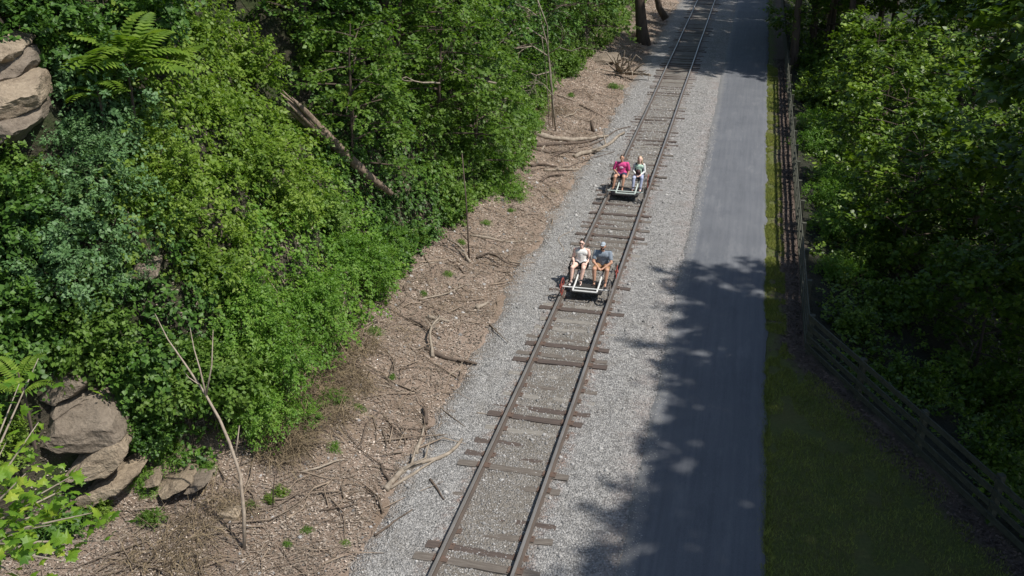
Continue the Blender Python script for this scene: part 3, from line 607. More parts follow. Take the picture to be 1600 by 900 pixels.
# vine cover of the whole slope, three growths by place
def vines():
    N = 44000; y = 9 + 80 * RNG.random(N) ** 1.8; d = -.15 + 9.5 * RNG.random(N) ** 1.15; x = foot(y) - d; z = H(x, y)
    e = .08; nx = -(H(x + e, y) - H(x - e, y)) / (2 * e); ny = -(H(x, y + e) - H(x, y - e)) / (2 * e); Nn = nrm(np.stack([nx, ny, np.ones(N)], 1))
    P = np.stack([x, y, z], 1)
    cov = vn(x / 1.3 + z * .4, y / 1.5, 71) + .6 * vn(x / .5, y / .6 + z, 72); keep = (cov > -.2) & ~((y < 20) & (z < 1.3) & (cov < .25))
    # bare rock is left open at the ledges
    for (u, v, r) in ((110, 690, 1.5), (175, 745, 1.2), (20, 150, 2.1), (250, 790, 1.0), (40, 740, 1.2), (10, 190, 1.8), (330, 800, 1.4), (10, 100, 1.5)):
        q = at(u, v); keep &= np.linalg.norm(P - q, axis=1) > r
    P, Nn, cov = P[keep], Nn[keep], cov[keep]
    zones = [('yellow', 330, 60), ('yellow', 300, 210), ('yellow', 400, 240), ('bright', 430, 420), ('bright', 560, 420), ('bright', 370, 560), ('bright', 430, 620), ('dark', 60, 520), ('dark', 180, 620), ('dark', 230, 480),
             ('mid', 620, 120), ('mid', 700, 260), ('mid', 840, 100), ('dark', 60, 20), ('mid', 30, 270), ('yellow', 330, 330), ('dark', 600, 320), ('mid', 900, 30), ('yellow', 250, 300)]
    Z = np.array([at(u, v) for _, u, v in zones]); zi = np.argmin(np.linalg.norm(P[:, None] - Z[None], axis=2) + RNG.normal(0, .5, (len(P), len(Z))), 1)
    kinds = np.array([z_[0] for z_ in zones])[zi]
    for kd, mat, leaf, lab in (('yellow', 'yellow_green', .125, 'yellow green vines matted over the upper middle of the rocky hillside'), ('bright', 'bright_green', .10, 'bright green fine leaved vines over the lower hillside beside the bank'),
                          ('dark', 'dark_green', .13, 'dark glossy ivy covering the rocks at the lower left of the hillside'), ('mid', 'mid_green', .14, 'mid green creepers under the trees on the far hillside')):
        m = kinds == kd; p, n_ = P[m], Nn[m]; k = len(p); T = nrm(np.stack([RNG.normal(.35, .8, k), RNG.normal(0, .8, k), RNG.normal(-.1, .6, k)], 1)); T = nrm(T - n_ * (T * n_).sum(1, keepdims=True) * .6)
        c = p + n_ * np.abs(RNG.normal(.18, .22, k))[:, None]; Nf = nrm(n_ * .5 + np.array([.15, 0, .9]))
        V, F = spray_leaves(c, T, Nf, 12, .38, leaf, .3, .38, .4)
        tag(link('hillside_vines', mesh_np('hillside_vines', V, F), M[mat]), lab, 'vines', kind='stuff')
vines()
def understory():
    N = 15000; y = 16 + 90 * RNG.random(N) ** 1.6; x = fenx(y) + .55 + 14 * RNG.random(N); k = vn(x / 1.4, y / 1.4, 91) > -.3; x, y = x[k], y[k]; n = len(x)
    P = np.stack([x, y, H(x, y) + np.abs(RNG.normal(.1, .25, n))], 1); th = RNG.uniform(0, 6.3, n); T = nrm(np.stack([np.cos(th), np.sin(th), RNG.normal(.1, .3, n)], 1)); Nn = nrm(np.stack([RNG.normal(0, .25, n), RNG.normal(0, .25, n), np.ones(n)], 1))
    tag(link('forest_understory', mesh_np('forest_understory', *spray_leaves(P, T, Nn, 11, .5, .13, .2, .36, .35)), M['forest_green']), 'dark leafy ground cover on the shaded slope beyond the fence', 'ground cover', kind='stuff')
understory()
SH = [('blue', 150, 150, 1.1, 'upper blue green bush beside the layered rock face'), ('blue', 110, 235, .65, 'small blue green bush under the upper blue green bush'), ('blue', 195, 215, .75, 'narrow blue green bush right of the upper blue green bush'),
      ('blue', 150, 350, 1.1, 'broad blue green bush in the middle left of the slope'), ('blue', 90, 420, .95, 'blue green bush above the dark ivy at left'), ('blue', 190, 415, .6, 'small blue green bush at the right edge of the blue green clump'),
      ('dark', 35, 330, .95, 'dark leafy shrub at the left edge under the rock face'), ('mid', 30, 290, .7, 'mid green shrub at the left edge below the layered rock'), ('dark', 60, 490, 1.0, 'dark ivy mound at the far left above the lower ledge'),
      ('dark', 180, 580, .95, 'dark ivy mound just above the lower sandstone ledge'), ('dark', 190, 655, .55, 'rounded dark green plant hanging over the ledge corner'), ('mid', 120, 530, .8, 'mid green shrub between the dark ivy mounds'),
      ('bright', 245, 710, .45, 'small bright shrub at the foot of the rocks'), ('bright', 225, 752, .33, 'lowest bright shrub on the rocks in front of the ledge'), ('yellow', 150, 800, .3, 'small leafy plant growing at the foot of the tan ledge blocks'), ('mid', 240, 812, .22, 'low green weed on the litter in front of the low grey ledge'), ('bright', 315, 735, .25, 'small grassy green tuft behind the pale sapling'),
      ('mid', 270, 600, .8, 'leafy shrub behind the forked sapling'), ('dark', 250, 660, .55, 'dark shrub in the hollow left of the sapling'), ('mid', 350, 600, .8, 'mid green shrub right of the sapling crown'),
      ('bright', 420, 560, 1.0, 'bright green mound of fine leaves above the dry brush'), ('bright', 480, 480, 1.0, 'brightest green mound in the lower middle of the hillside'), ('bright', 560, 420, .95, 'bright green mound next to the bare bank'),
      ('bright', 600, 375, .75, 'bright green shrub below the leaning dead trunk'), ('bright', 400, 640, .8, 'green shrub hanging over the dry brush'), ('bright', 520, 400, .8, 'bright shrub between the mounds at the hill foot'),
      ('bright', 370, 490, .9, 'bright fine leaved shrub in the middle of the slope'), ('yellow', 330, 420, .8, 'yellow green shrub in the middle of the hillside'), ('yellow', 260, 340, .6, 'yellow green shrub right of the broad blue green bush'),
      ('yellow', 330, 180, .9, 'yellow green shrub above a brown hollow'), ('yellow', 380, 110, .95, 'tall yellow green shrub near the bare diagonal branches'), ('yellow', 300, 60, .85, 'yellow green shrub right of the ferny fronds'),
      ('yellow', 410, 260, .8, 'yellow green shrub left of the leaning dead trunk'), ('yellow', 440, 330, .7, 'low yellow green shrub below the leaning dead trunk'), ('yellow', 240, 260, .7, 'yellow green shrub between blue green bushes and vines'),
      ('mid', 85, 70, .5, 'shrub growing on the top of the layered rock'), ('dark', 100, 40, 1.1, 'shaded dark shrub at the top left'), ('dark', 30, 20, 1.1, 'shaded dark shrub in the top left corner'), ('dark', 200, 20, 1.1, 'shaded dark shrub behind the ferny fronds'),
      ('mid', 500, 350, .7, 'mid green shrub in the shade right below the dead trunk'), ('mid', 640, 375, .45, 'leafy shrub at the corner of the hill foot'), ('bright', 790, 300, .7, 'bright weeping shrub at the foot of the green trees'),
      ('bright', 770, 255, .8, 'bright green shrub above the weeping shrub'), ('bright', 820, 190, .8, 'bright green bush left of the brown bank hollow'), ('mid', 700, 330, .8, 'mid green shrub behind the thin bare pole'),
      ('bright', 962, 138, .35, 'small green bush beside the root wad'), ('mid', 880, 110, .9, 'green shrub above the bank hollow'), ('dark', 830, 60, 1.3, 'shaded shrub under the far trees'), ('yellow', 20, 690, .5, 'pale green shrub at the left edge beside the ledge'),
      ('bright', 470, 650, .5, 'green sprouting shrub in the dry brush'), ('bright', 520, 625, .35, 'small green tuft within the dry brush'), ('yellow', 440, 770, .14, 'small yellow green seedling on the leaf litter'), ('yellow', 418, 782, .12, 'tiny round yellow green plant left of the seedling')]
for kd, u, v, s, lab in SH: shrub(kd, u, v, s, lab, off=.45 * s)

for u, v, s_ in [(560, 640, .14), (610, 590, .1), (480, 830, .12), (540, 850, .1), (660, 460, .12), (700, 430, .16), (620, 430, .2), (760, 350, .18), (800, 330, .14), (450, 850, .1), (585, 520, .2), (720, 380, .14), (890, 150, .2), (520, 700, .16), (390, 790, .12), (775, 300, .25)]:
    shrub('bright', u, v, s_, 'small green weed sprouting from the brown litter bank', off=.3 * s_, group='weeds on the litter bank', name='weed', cat='weed')
# ------------------------------------------------------------------ trees
def treemesh(mat, h, cr, z0, nlimb, nspray, nleaf, L, leaf, lean=(0, 0), trunk_r=.16, droop=.25, ratio=.4, layered=.5, bark='bark', top=1.0):
    """returns crown and trunk meshes; origin at the trunk foot"""
    tp = [(0, 0, -.6)] + [(lean[0] * s + .12 * math.sin(s * 5), lean[1] * s + .1 * math.cos(s * 4), h * .92 * s) for s in (.001, .2, .4, .6, .8, 1)]
    mb = MB().tube(tp, [trunk_r * 1.3, trunk_r * 1.15] + [trunk_r * (1 - .82 * s) for s in (.2, .4, .6, .8, 1)], 8, .12)
    C = []; T = []
    for k in range(nlimb):
        s = z0 / h + (1 - z0 / h) * ((k + .5) / nlimb) ** .9; zz = s * h; a = k * 2.4 + RNG.uniform(-.4, .4)
        prof_ = math.sin(math.pi * min(1, (.18 + .82 * (zz - z0) / (h - z0 + .01)))) ** .6; ll = cr * (.35 + .75 * prof_) * RNG.uniform(.75, 1.15) * top
        b = np.array([lean[0] * s, lean[1] * s, zz * .9]); d = nrm(np.array([math.cos(a), math.sin(a), RNG.uniform(.1, .55)]))
        P = [b + d * ll * t + np.array([0, 0, -.16 * ll * t * t]) for t in (0, .33, .66, 1)]; r0 = trunk_r * .45 * (1.1 - s)
        mb.tube(P, [r0 + .015, r0 * .7 + .01, r0 * .4 + .008, .006], 5)
        for q in range(nspray):
            t = RNG.uniform(.25, 1.) ** .8; c = b + d * ll * t + np.array([0, 0, -.16 * ll * t * t]); sa = a + RNG.choice([-1, 1]) * RNG.uniform(.2, 1.5); dd = np.array([math.cos(sa), math.sin(sa), RNG.normal(.05, .22)])
            C.append(c + dd * RNG.uniform(0, .55) * ll * .5 * (1.1 - t * .4) + np.array([0, 0, RNG.normal(.0, .16 + .25 * (1 - layered))])); T.append(dd)
    C = np.array(C); T = nrm(np.array(T)); Nn = nrm(np.array([0.1, 0, 1.]) + RNG.normal(0, .34, (len(C), 3)))
    V, F = spray_leaves(C, T, Nn, nleaf, L * RNG.uniform(.6, 1.3, len(C)), leaf, droop, ratio, .2); cme = mesh_np('crown', V, F); cme.materials.append(mat)
    st = mb.build('trunk', M[bark]); tme = st.data; bpy.data.objects.remove(st); return cme, tme
TR = {'big': treemesh(M['forest_green'], 12.5, 4.3, 2.4, 26, 20, 16, .85, .26, layered=1.), 'big2': treemesh(M['forest_green'], 11.5, 3.9, 2.2, 24, 20, 16, .8, .24, lean=(.5, -.4), layered=.8),
      'tall': treemesh(M['forest_green'], 15.5, 4.2, 4.5, 24, 22, 18, .85, .19, trunk_r=.24), 'shade': treemesh(M['forest_green'], 18.5, 4.2, 9.0, 32, 24, 30, .9, .25, trunk_r=.26, layered=.6), 'hill': treemesh(M['mid_green'], 6.8, 2.6, 1.0, 22, 16, 20, .62, .165, lean=(.9, -.3), trunk_r=.11, layered=.3),
      'hilldark': treemesh(M['dark_green'], 7.0, 2.5, 1.2, 22, 16, 20, .62, .16, lean=(1.0, .1), trunk_r=.11, layered=.4), 'hill2': treemesh(M['mid_green'], 7.5, 2.3, 1.8, 20, 16, 20, .62, .155, lean=(1.2, .2), trunk_r=.12, layered=.4), 'under': treemesh(M['forest_green'], 6.5, 2.6, 1.2, 22, 16, 17, .7, .215, trunk_r=.08, layered=.9)}  # hilldark: darker leaf colour paints in shade on the upper slope
def tree(kind, x, y, label, group, s=1., rz=None, mat=None, name='broadleaf_tree', z=None):
    e = empty(name, (x, y, gz(x, y) if z is None else z), RNG.uniform(0, 6.3) if rz is None else rz); e.scale = (s, s, s); tag(e, label, 'tree', group)
    c, t = TR[kind]; link('crown', c, None, e); link('trunk', t, None, e); return e
G1 = 'trees beyond the fence'
for a in [('big', 14.3, 35.5, 'large broadleaf tree with sunlit upper sprays nearest the fence', 1.0), ('big2', 17, 39.5, 'large tree behind the nearest sunlit tree at the right edge', 1.0), ('under', 10.4, 42, 'smaller dark tree in the gap beyond the fence shrubs', .95),
          ('under', 10.2, 35.5, 'low spreading tree under the nearest sunlit tree, closest to the fence', .85), ('under', 10.6, 48.5, 'third low tree along the fence from the near end', 1.), ('under', 10.4, 54.5, 'fourth low tree along the fence from the near end', 1.05), ('under', 12.6, 38.5, 'low tree between the fence side tree and the large trees', 1.05),
          ('big', 14.8, 46, 'dense tree left of the large trees beyond the fence', .9), ('big2', 18.5, 48, 'dense tree at the upper right behind the large trees', 1.), ('tall', 15.5, 57, 'tall dark tree in the upper right background', .85), ('big', 19.5, 60, 'dark tree in the top right corner', 1.),
          ('tall', 11.6, 76, 'tall tree shading the far stretch of road', 1.), ('tall', 11.0, 86, 'tall tree at the far end of the fence', 1.), ('big2', 14.5, 68, 'shaded tree between the tall trees far along the fence', 1.),
          ('big', 19, 75, 'far tree at the top right', 1.1), ('tall', 10, 97, 'farthest tall tree beside the road', 1.), ('under', 12.0, 30.5, 'low dark tree under the large tree at the right edge', .8), ('under', 14.5, 32, 'shaded low tree at the right edge', .95)]:
    tree(a[0], a[1], a[2], a[3], G1, a[4])
# tall riverside trees whose crowns stand above and right of the view: they shade the near road, the verge and a far band of road
for k, (x, y, s, kd) in enumerate([(14.2, 27.0, 1, 'shade'), (14.3, 23.6, 1, 'shade'), (14.6, 20, 1, 'shade'), (15.1, 16, 1, 'shade'), (17.5, 27, 1, 'shade'), (18, 22, 1, 'shade'), (15.0, 12.5, 1, 'shade'), (15.2, 8, 1, 'shade'), (20.5, 25, 1, 'shade'), (20, 18.5, 1, 'shade'), (20, 12, 1, 'shade'), (24, 29, 1.05, 'shade'), (19, 31.5, .95, 'shade'), (14.6, 3, 1, 'shade'),
                                   (22, 52, 1, 'shade'), (16.5, 60, 1, 'shade')]):
    tree(kd, x, y, 'tall riverside tree standing right of the view with its crown above the frame', 'tall riverside trees shading the road', s)
tree('shade', 6.9, 66.5, 'high crowned tree just outside the fence shading the far track', 'tall trees shading the far road', .95, name='tall_tree'); tree('shade', 9.3, 71, 'high crowned tree outside the fence behind the shaded track', 'tall trees shading the far road', .9)
tree('shade', 8.6, 76, 'high crowned tree over the dark middle of the far road', 'tall trees shading the far road', 1.); tree('shade', 12.6, 72, 'high crowned tree behind the dark far road', 'tall trees shading the far road', 1.)
tree('shade', 8.8, 82, 'high crowned tree over the farthest stretch of track and road', 'tall trees shading the far road', 1.); tree('shade', 10.5, 91, 'last high crowned tree along the far road', 'tall trees shading the far road', 1.)
tree('shade', 10.0, 64.5, 'high crowned tree whose crown shades the far band of road', 'tall trees shading the far road', .9); tree('shade', 15.5, 66, 'high crowned tree behind the one that shades the far road', 'tall trees shading the far road', 1.); tree('shade', 14, 78, 'high crowned tree shading the farthest road', 'tall trees shading the far road', .95)
G2 = 'trees leaning out from the hillside'
for kd, u, v, s, lab in [('hill', 560, 250, .85, 'leafy tree hanging over the leaning dead trunk'), ('hill2', 620, 170, .95, 'mid green tree in the upper middle of the hillside'), ('hill', 690, 250, .95, 'broad green tree above the thin bare pole'), ('hill', 745, 265, .8, 'pale green tree next to the bright weeping shrub'),
                         ('hilldark', 480, 90, .9, 'tree right of the bare diagonal branches at the top'), ('hilldark', 560, 60, 1., 'shaded tree at the top middle of the hillside'), ('hilldark', 720, 120, 1.1, 'tree with bare twigs in front at the top middle'), ('hilldark', 800, 130, 1.1, 'tree left of the hanging vines'),
                         ('hilldark', 870, 60, 1.2, 'far tree above the brown bank hollow'), ('hill', 920, 50, 1.2, 'far tree leaning over the bank near the rock'), ('hilldark', 650, 30, 1.2, 'dark tree at the top edge of the hillside'), ('hill2', 950, 12, 1.2, 'farthest tree on the left of the track')]:
    P = at(u, v); x, y = P[0] - .5 * s, P[1]; tree(kd, x, y, lab, G2, s, RNG.uniform(-.5, .5), z=gz(x, y) - 1.6 * s)
for k, (x, y) in enumerate([(-14, 60), (-12, 72), (-11, 84), (-14.5, 48), (-14, 38), (-14, 30), (-9, 98), (-13.5, 21), (-17.5, 25), (-18, 17), (-12.5, 43), (-19, 33)]):
    tree('tall', x, y, 'tall forest tree high on the hill above the top of the view', 'forest trees on top of the hill', .9)
# shrubs along the outside of the fence
for kd, x, y, s, lab in [('bright', 7.9, 32, .7, 'low green shrub outside the fence above its bend'), ('bright', 8.1, 36, .9, 'green shrub outside the fence, second beyond the bend'), ('bright', 7.9, 39.5, .95, 'sunny shrub outside the fence halfway along'), ('bright', 8.6, 43, 1.1, 'bright sunlit shrub outside the middle of the fence'),
                     ('bright', 7.8, 46.5, 1.0, 'bright narrow shrub close behind the fence'), ('bright', 8.0, 51, 1.1, 'farther bright shrub outside the fence'), ('forest', 7.9, 28.5, .6, 'dark shrub just beyond the bend of the fence'), ('forest', 9.2, 25.5, .7, 'shaded shrub below the bend of the fence'),
                     ('forest', 9.6, 31, .9, 'shaded shrub under the large tree by the fence'), ('forest', 8.3, 58, 1.2, 'dark shrub far along the fence'), ('forest', 8.2, 65, 1.2, 'dark shrub at the shaded far end of the fence'), ('forest', 10, 37, 1.1, 'shaded shrub behind the green fence shrubs'),
                     ('forest', 11.2, 22.5, .8, 'dark plant in the deep shade right of the fence'), ('forest', 12.6, 24.5, .8, 'dim leafy plant at the right edge in deep shade'), ('forest', 8.4, 34, .7, 'dim shrub behind the low green shrub at the fence'), ('forest', 12, 27, 1.0, 'dim shrub under the large tree at the right edge')]:
    shrub(kd, 0, 0, s, lab, P=(x, y, gz(x, y) + .45 * s), group='shrubs outside the fence')
for k, (x, y, s_, lab) in enumerate([(9.5, 56, 1.3, 'shaded shrub filling the gap under the third low tree'), (11.5, 60, 1.4, 'dark shrub at the foot of the far trunks'), (9.2, 61, 1.3, 'dark shrub close behind the shaded end of the fence'), (13.5, 64, 1.5, 'broad dark shrub between the far trunks'), (10, 68, 1.4, 'dark shrub beside the far road shade'), (12.5, 71, 1.5, 'dark shrub behind the far trunks'), (9.6, 76, 1.4, 'dark shrub at the foot of the far tall tree'), (16, 58, 1.5, 'dark shrub in the upper right background'), (18, 66, 1.6, 'dark shrub near the top right corner'), (15.5, 77, 1.6, 'farthest dark shrub at the top right')]):
    shrub('forest', 0, 0, s_, lab, P=(x, y, gz(x, y) + .7 * s_), group='shrubs outside the fence', sz=1.3)
for y in (70, 78, 88, 100, 112, 125):
    tree('big', 9 + (y % 7) * .3, y, 'far roadside tree in the dark background', 'far dark trees', 1.); tree('big2', -9 - (y % 5) * .3, y + 4, 'far roadside tree in the dark background', 'far dark trees', 1.)

for x, y, sc_, lab in [(-7.6, 32, .95, 'added tall tree at the hill foot whose crown shades the slope left of the bare pole'), (-7.4, 40, .95, 'added tall shade tree at the hill foot above the bright weeping shrub'), (-7.6, 49, 1., 'added tall shade tree at the hill foot above the log pile'), (-8, 60, 1., 'added tall shade tree at the hill foot beside the bank hollow'), (-16.5, 13, .95, 'added tall tree on the hill shading the upper left corner')]:
    tree('shade', x, y, lab, 'tall trees added to shade the hillside', sc_, name='tall_tree')  # trees added to shade the slope; their crowns stand out of view
# ------------------------------------------------------------------ dead trunk, saplings, vines, bare branches
def woody(name, label, cat, paths, mat, group=None, part='branch'):
    b0 = np.array(paths[0][0][0]); e = empty(name, tuple(b0)); tag(e, label, cat, group)
    for k, (pts, rad, n) in enumerate(paths):
        o = MB().tube(np.array(pts), rad, n, .15).build('stem' if k == 0 else part, M[mat], None, True); o.parent = e; o.matrix_parent_inverse = Matrix.Translation(tuple(-b0))
    return e
def rp(px, y0, y1):
    n = len(px); return [ondepth(u, v, y0 + (y1 - y0) * k / (n - 1)) for k, (u, v) in enumerate(px)]
lo = at(612, 305, 1.2); hi = at(462, 170, 1.9); dmid = [ondepth(u, v, lo[1] + (hi[1] - lo[1]) * s) for u, v, s in ((612, 303, 0), (575, 274, .25), (540, 242, .48), (505, 208, .72), (470, 172, 1.))]
dt = [d_ + np.array([0, 0, 0.]) for d_ in dmid]; ud = nrm(dt[4] - dt[3]); sp_ = []
for k, (ox, oz, l0, l1, r0) in enumerate([(-.2, -.14, 2.3, .5, .1), (-.08, .02, 2.6, .75, .12), (.08, .1, 2.2, .45, .1), (.16, .0, 1.8, .25, .08), (.0, -.12, 1.9, .6, .1), (-.14, .08, 1.5, .2, .07), (.06, -.03, 2.4, .95, .06)]):
    o_ = np.array([ox, -.05 * (k % 3), oz]); sp_.append(([dt[4] - ud * l0 * .9 + o_ * .35, dt[4] - ud * l0 * .45 + o_ * .8, dt[4] + o_, dt[4] + ud * l1 + o_ * 1.15], [r0 * .7, r0, r0 * .75, .012], 6))
woody('split_dead_tree', 'bare split dead trunk leaning down the green hillside', 'dead tree', [(dt[:4] + [dt[4] - ud * .25], [.085, .13, .16, .18, .12], 9)] + sp_, 'splitwood', part='splinter')
b0 = at(382, 860); y0 = b0[1]
woody('bare_sapling', 'pale leafless sapling leaning left with a forked crown in the left foreground', 'sapling', [
    (rp([(382, 862), (381, 800), (375, 740), (358, 690), (343, 655), (322, 618), (290, 570), (262, 530), (242, 490)], y0, y0 + 1.4), [.038, .037, .034, .031, .028, .025, .019, .013, .006], 7),
    (rp([(322, 618), (312, 575), (303, 545), (297, 512)], y0 + .8, y0 + 1.3), [.02, .015, .011, .005], 5), (rp([(322, 618), (331, 570), (333, 515)], y0 + .8, y0 + 1.2), [.02, .014, .005], 5), (rp([(367, 715), (371, 690), (374, 665)], y0 + .5, y0 + .7), [.02, .015, .008], 5), (rp([(310, 600), (295, 590), (286, 578)], y0 + .8, y0 + 1.1), [.012, .01, .005], 5)], 'palebark')
b1 = at(733, 404); woody('bare_pole', 'thin straight bare tree stem standing at the edge of the bank', 'sapling', [(rp([(733, 406), (731, 360), (728, 310), (722, 240)], b1[1], b1[1] + .2), [.032, .028, .022, .014], 6)], 'bark')
b2 = at(426, 795); woody('thin_sapling', 'short dark leafless stem on the leaf litter right of the pale sapling', 'sapling', [(rp([(426, 800), (427, 760), (432, 728)], b2[1], b2[1]), [.016, .013, .006], 5)], 'bark')
b3 = at(927, 206); woody('dead_stump', 'short dark upright stub standing on the bank behind the long log', 'stump', [(rp([(927, 207), (925, 197), (924, 188)], b3[1], b3[1]), [.10, .09, .07], 7)], 'bark')
b5 = at(866, 200); woody('hanging_vine', 'long thin bare vine hanging down to the bank at the forest edge', 'vine', [(rp([(864, 205), (862, 150), (857, 90), (855, 40), (840, 0)], b5[1], b5[1] - 2), [.03, .03, .028, .028, .025], 5), (rp([(858, 200), (856, 150), (851, 90), (846, 55)], b5[1], b5[1] - 1), [.018] * 4, 4)], 'greybark', part='side_vine')
def dead_branches(name, label, u, v, Y, sc, n, seed, mat='greybark'):
    rg = random.Random(seed); paths = []; a0 = ondepth(u, v, Y); main = [(u, v)]; ang = rg.uniform(2.4, 3.6)
    def br(u, v, ang, l, r, dpt, y):
        pts = [(u, v)]; 
        for k in range(4): ang += rg.uniform(-.3, .3); u += math.cos(ang) * l / 4; v -= math.sin(ang) * l / 4; pts.append((u, v))
        y1 = y + rg.uniform(-1.6, -.5) * (1 if dpt == 0 else .3); paths.append((rp(pts, y, y1), [r, r * .9, r * .75, r * .6, r * .4], 5 if dpt == 0 else 4))
        if dpt < 2:
            for k in range(n - dpt): i = rg.randrange(1, 5); br(*pts[i], ang + rg.uniform(-1.0, 1.0), l * rg.uniform(.45, .7), r * .5, dpt + 1, y + (y1 - y) * i / 4)
    br(u, v, ang, sc, .035, 0, Y); woody(name, label, 'branch', paths, mat)
yd = at(868, 203)[1] - .4; rd = random.Random(9); dpaths = [(rp([(868, 205), (864, 160), (860, 110), (855, 70), (846, 35), (838, -10)], yd, yd), [.042, .04, .036, .032, .028, .02], 7)]
def dbr(pts, r, y, d=0):
    dpaths.append((rp(pts, y, y - .6), np.linspace(r, r * .35, len(pts)), 5))
    if d < 2:
        for q in range(4 - d):
            i_ = rd.randrange(1, len(pts)); u_, v_ = pts[i_]; a_ = math.atan2(pts[i_][1] - pts[i_ - 1][1], pts[i_][0] - pts[i_ - 1][0]) + rd.choice([-1, 1]) * rd.uniform(.3, .9); l_ = rd.uniform(14, 30) / (1 + d * .5); o_ = [(u_, v_)]
            for w_ in range(3): a_ += rd.uniform(-.25, .25); u_ += math.cos(a_) * l_ / 3; v_ += math.sin(a_) * l_ / 3; o_.append((u_, v_))
            dbr(o_, r * .55, y - .3, d + 1)
for pts in ([(857, 88), (832, 72), (806, 76), (780, 62), (756, 66)], [(853, 62), (826, 44), (800, 46), (772, 28), (748, 22)], [(845, 30), (822, 12), (798, 8), (775, -8)], [(860, 112), (838, 118), (815, 108), (790, 116)], [(857, 84), (874, 74), (892, 80), (908, 74)], [(847, 38), (862, 18), (880, 8)], [(864, 150), (850, 132), (834, 134)]): dbr(pts, .035, yd)
woody('dead_tree', 'grey leafless tree with spreading bare branches at the edge of the far bank', 'tree', dpaths, 'greybark', part='branch')
dead_branches('dead_branch', 'second spray of grey dead twigs above the bright weeping shrub', 775, 130, at(775, 130, 7)[1], 70, 5, 8)
dead_branches('dead_branch', 'crooked pale dead branch in the trees left of the dead twigs', 688, 130, at(688, 130, 6)[1], 55, 2, 12)
dead_branches('dead_branch', 'thin bare branches slanting across the yellow green vines', 425, 95, at(425, 95, 2.2)[1], 90, 3, 21)
# root wad
q = at(975, 118, .5); rw = []
for k in range(30):
    a = random.uniform(-.3, 3.4); l = random.uniform(.7, 2.0); d = np.array([math.cos(a), -.3 + random.uniform(-.4, .2), abs(math.sin(a)) * .9]); s0 = q + np.array([random.uniform(-.5, .5), 0, .1])
    rw.append(([s0, s0 + d * l * .4 + np.array([0, 0, .05]), s0 + d * l * .8 + np.array([random.uniform(-.2, .2), 0, random.uniform(-.2, .2)]), s0 + d * l + np.array([random.uniform(-.3, .3), -.1, random.uniform(-.4, .1)])], [.06, .05, .035, .014], 5))
woody('root_wad', 'tangle of pale dead roots and branches beside the far track', 'roots', rw, 'greybark', part='root')
b6 = at(1010, 70)
woody('old_tree', 'massive brown tree trunk at the edge of the bank by the far track', 'tree', [(rp([(1006, 82), (1003, 45), (1000, 10), (998, -40)], b6[1], b6[1]), [.6, .42, .36, .34], 10), (rp([(1040, 30), (1030, 12), (1024, -20)], b6[1] + 9, b6[1] + 9), [.3, .25, .2], 8)], 'bark', part='second_stem')

# ------------------------------------------------------------------ frond plant (pinnate leaves as parts)
def frondmesh():
    P = []; D = []; Nn = []; L = []; n = 13
    for i in range(n):
        s = .15 + .85 * i / (n - 1); b = np.array([s, 0, .28 * math.sin(s * 2.2) - .12 * s * s])
        for sd_ in (-1, 1): P.append(b); D.append(nrm(np.array([.45, sd_ * 1., -.25]))); Nn.append(np.array([0, 0, 1.])); L.append(.27 * math.sin(.5 + 2.3 * s) + .04)
    D = np.array(D); Nn = np.array(Nn); Nn = nrm(Nn - D * (Nn * D).sum(1, keepdims=True)); L = np.array(L); V, F = blades(np.array(P), D, Nn, L, L * .2, .3); me = mesh_np('frond', V, F); me.materials.append(M['yellow_green']); return me
FM = frondmesh()
def fronds(u, v, n, s, label, lift=1.3, off=.4, arc=(0, 6.3)):
    P = at(u, v, off); e = empty('fern_leaved_sapling', tuple(P - np.array([0, 0, lift]))); tag(e, label, 'sapling', 'saplings with feathery fronds')
    MB().tube([(0, 0, -.6), (.03, 0, lift * .5), (0, 0, lift + .1)], [.035, .028, .015], 5).build('stem', M['bark'], e)
    for k in range(n):
        o = link('frond', FM, None, e); a = arc[0] + (arc[1] - arc[0]) * (k + RNG.uniform(-.3, .3)) / n; o.location = (0, 0, lift - .35 * RNG.random()); o.rotation_euler = (RNG.uniform(-.25, .25), -RNG.uniform(-.15, .55), a); f = s * RNG.uniform(.75, 1.15); o.scale = (f, f, f)
fronds(195, 90, 20, 1.35, 'largest feathery fronds fanning out near the top left of the hillside', 1.3, 1.4)
fronds(150, 130, 9, .8, 'smaller feathery fronds under the largest ones', 1.0, 1.2); fronds(262, 95, 8, .9, 'feathery fronds right of the largest ones', 1.0, 1.2)
fronds(545, 150, 9, .8, 'feathery fronds in front of the shaded trees above the dead trunk', 1.2, 1.8); fronds(30, 590, 7, .6, 'pale fronds at the left edge above the near maple', .9, 1.4)

# ------------------------------------------------------------------ near maple with single leaves
def maple_leaf():
    out = [(0, 0), (.18, .06), (.42, -.02), (.36, .2), (.52, .42), (.3, .45), (.25, .62), (.14, .6), (0, 1.0)]
    pts = out + [(-x, y) for x, y in out[-2:0:-1]]; V = [(x, y, -.22 * abs(x) - .12 * y * y) for x, y in pts]; V.append((0, .38, .02)); c = len(V) - 1; n = len(pts)
    me = bpy.data.meshes.new('leaf'); me.from_pydata(V, [], [(c, i, (i + 1) % n) for i in range(n)]); me.update(); me.materials.append(M['maple_green']); return me
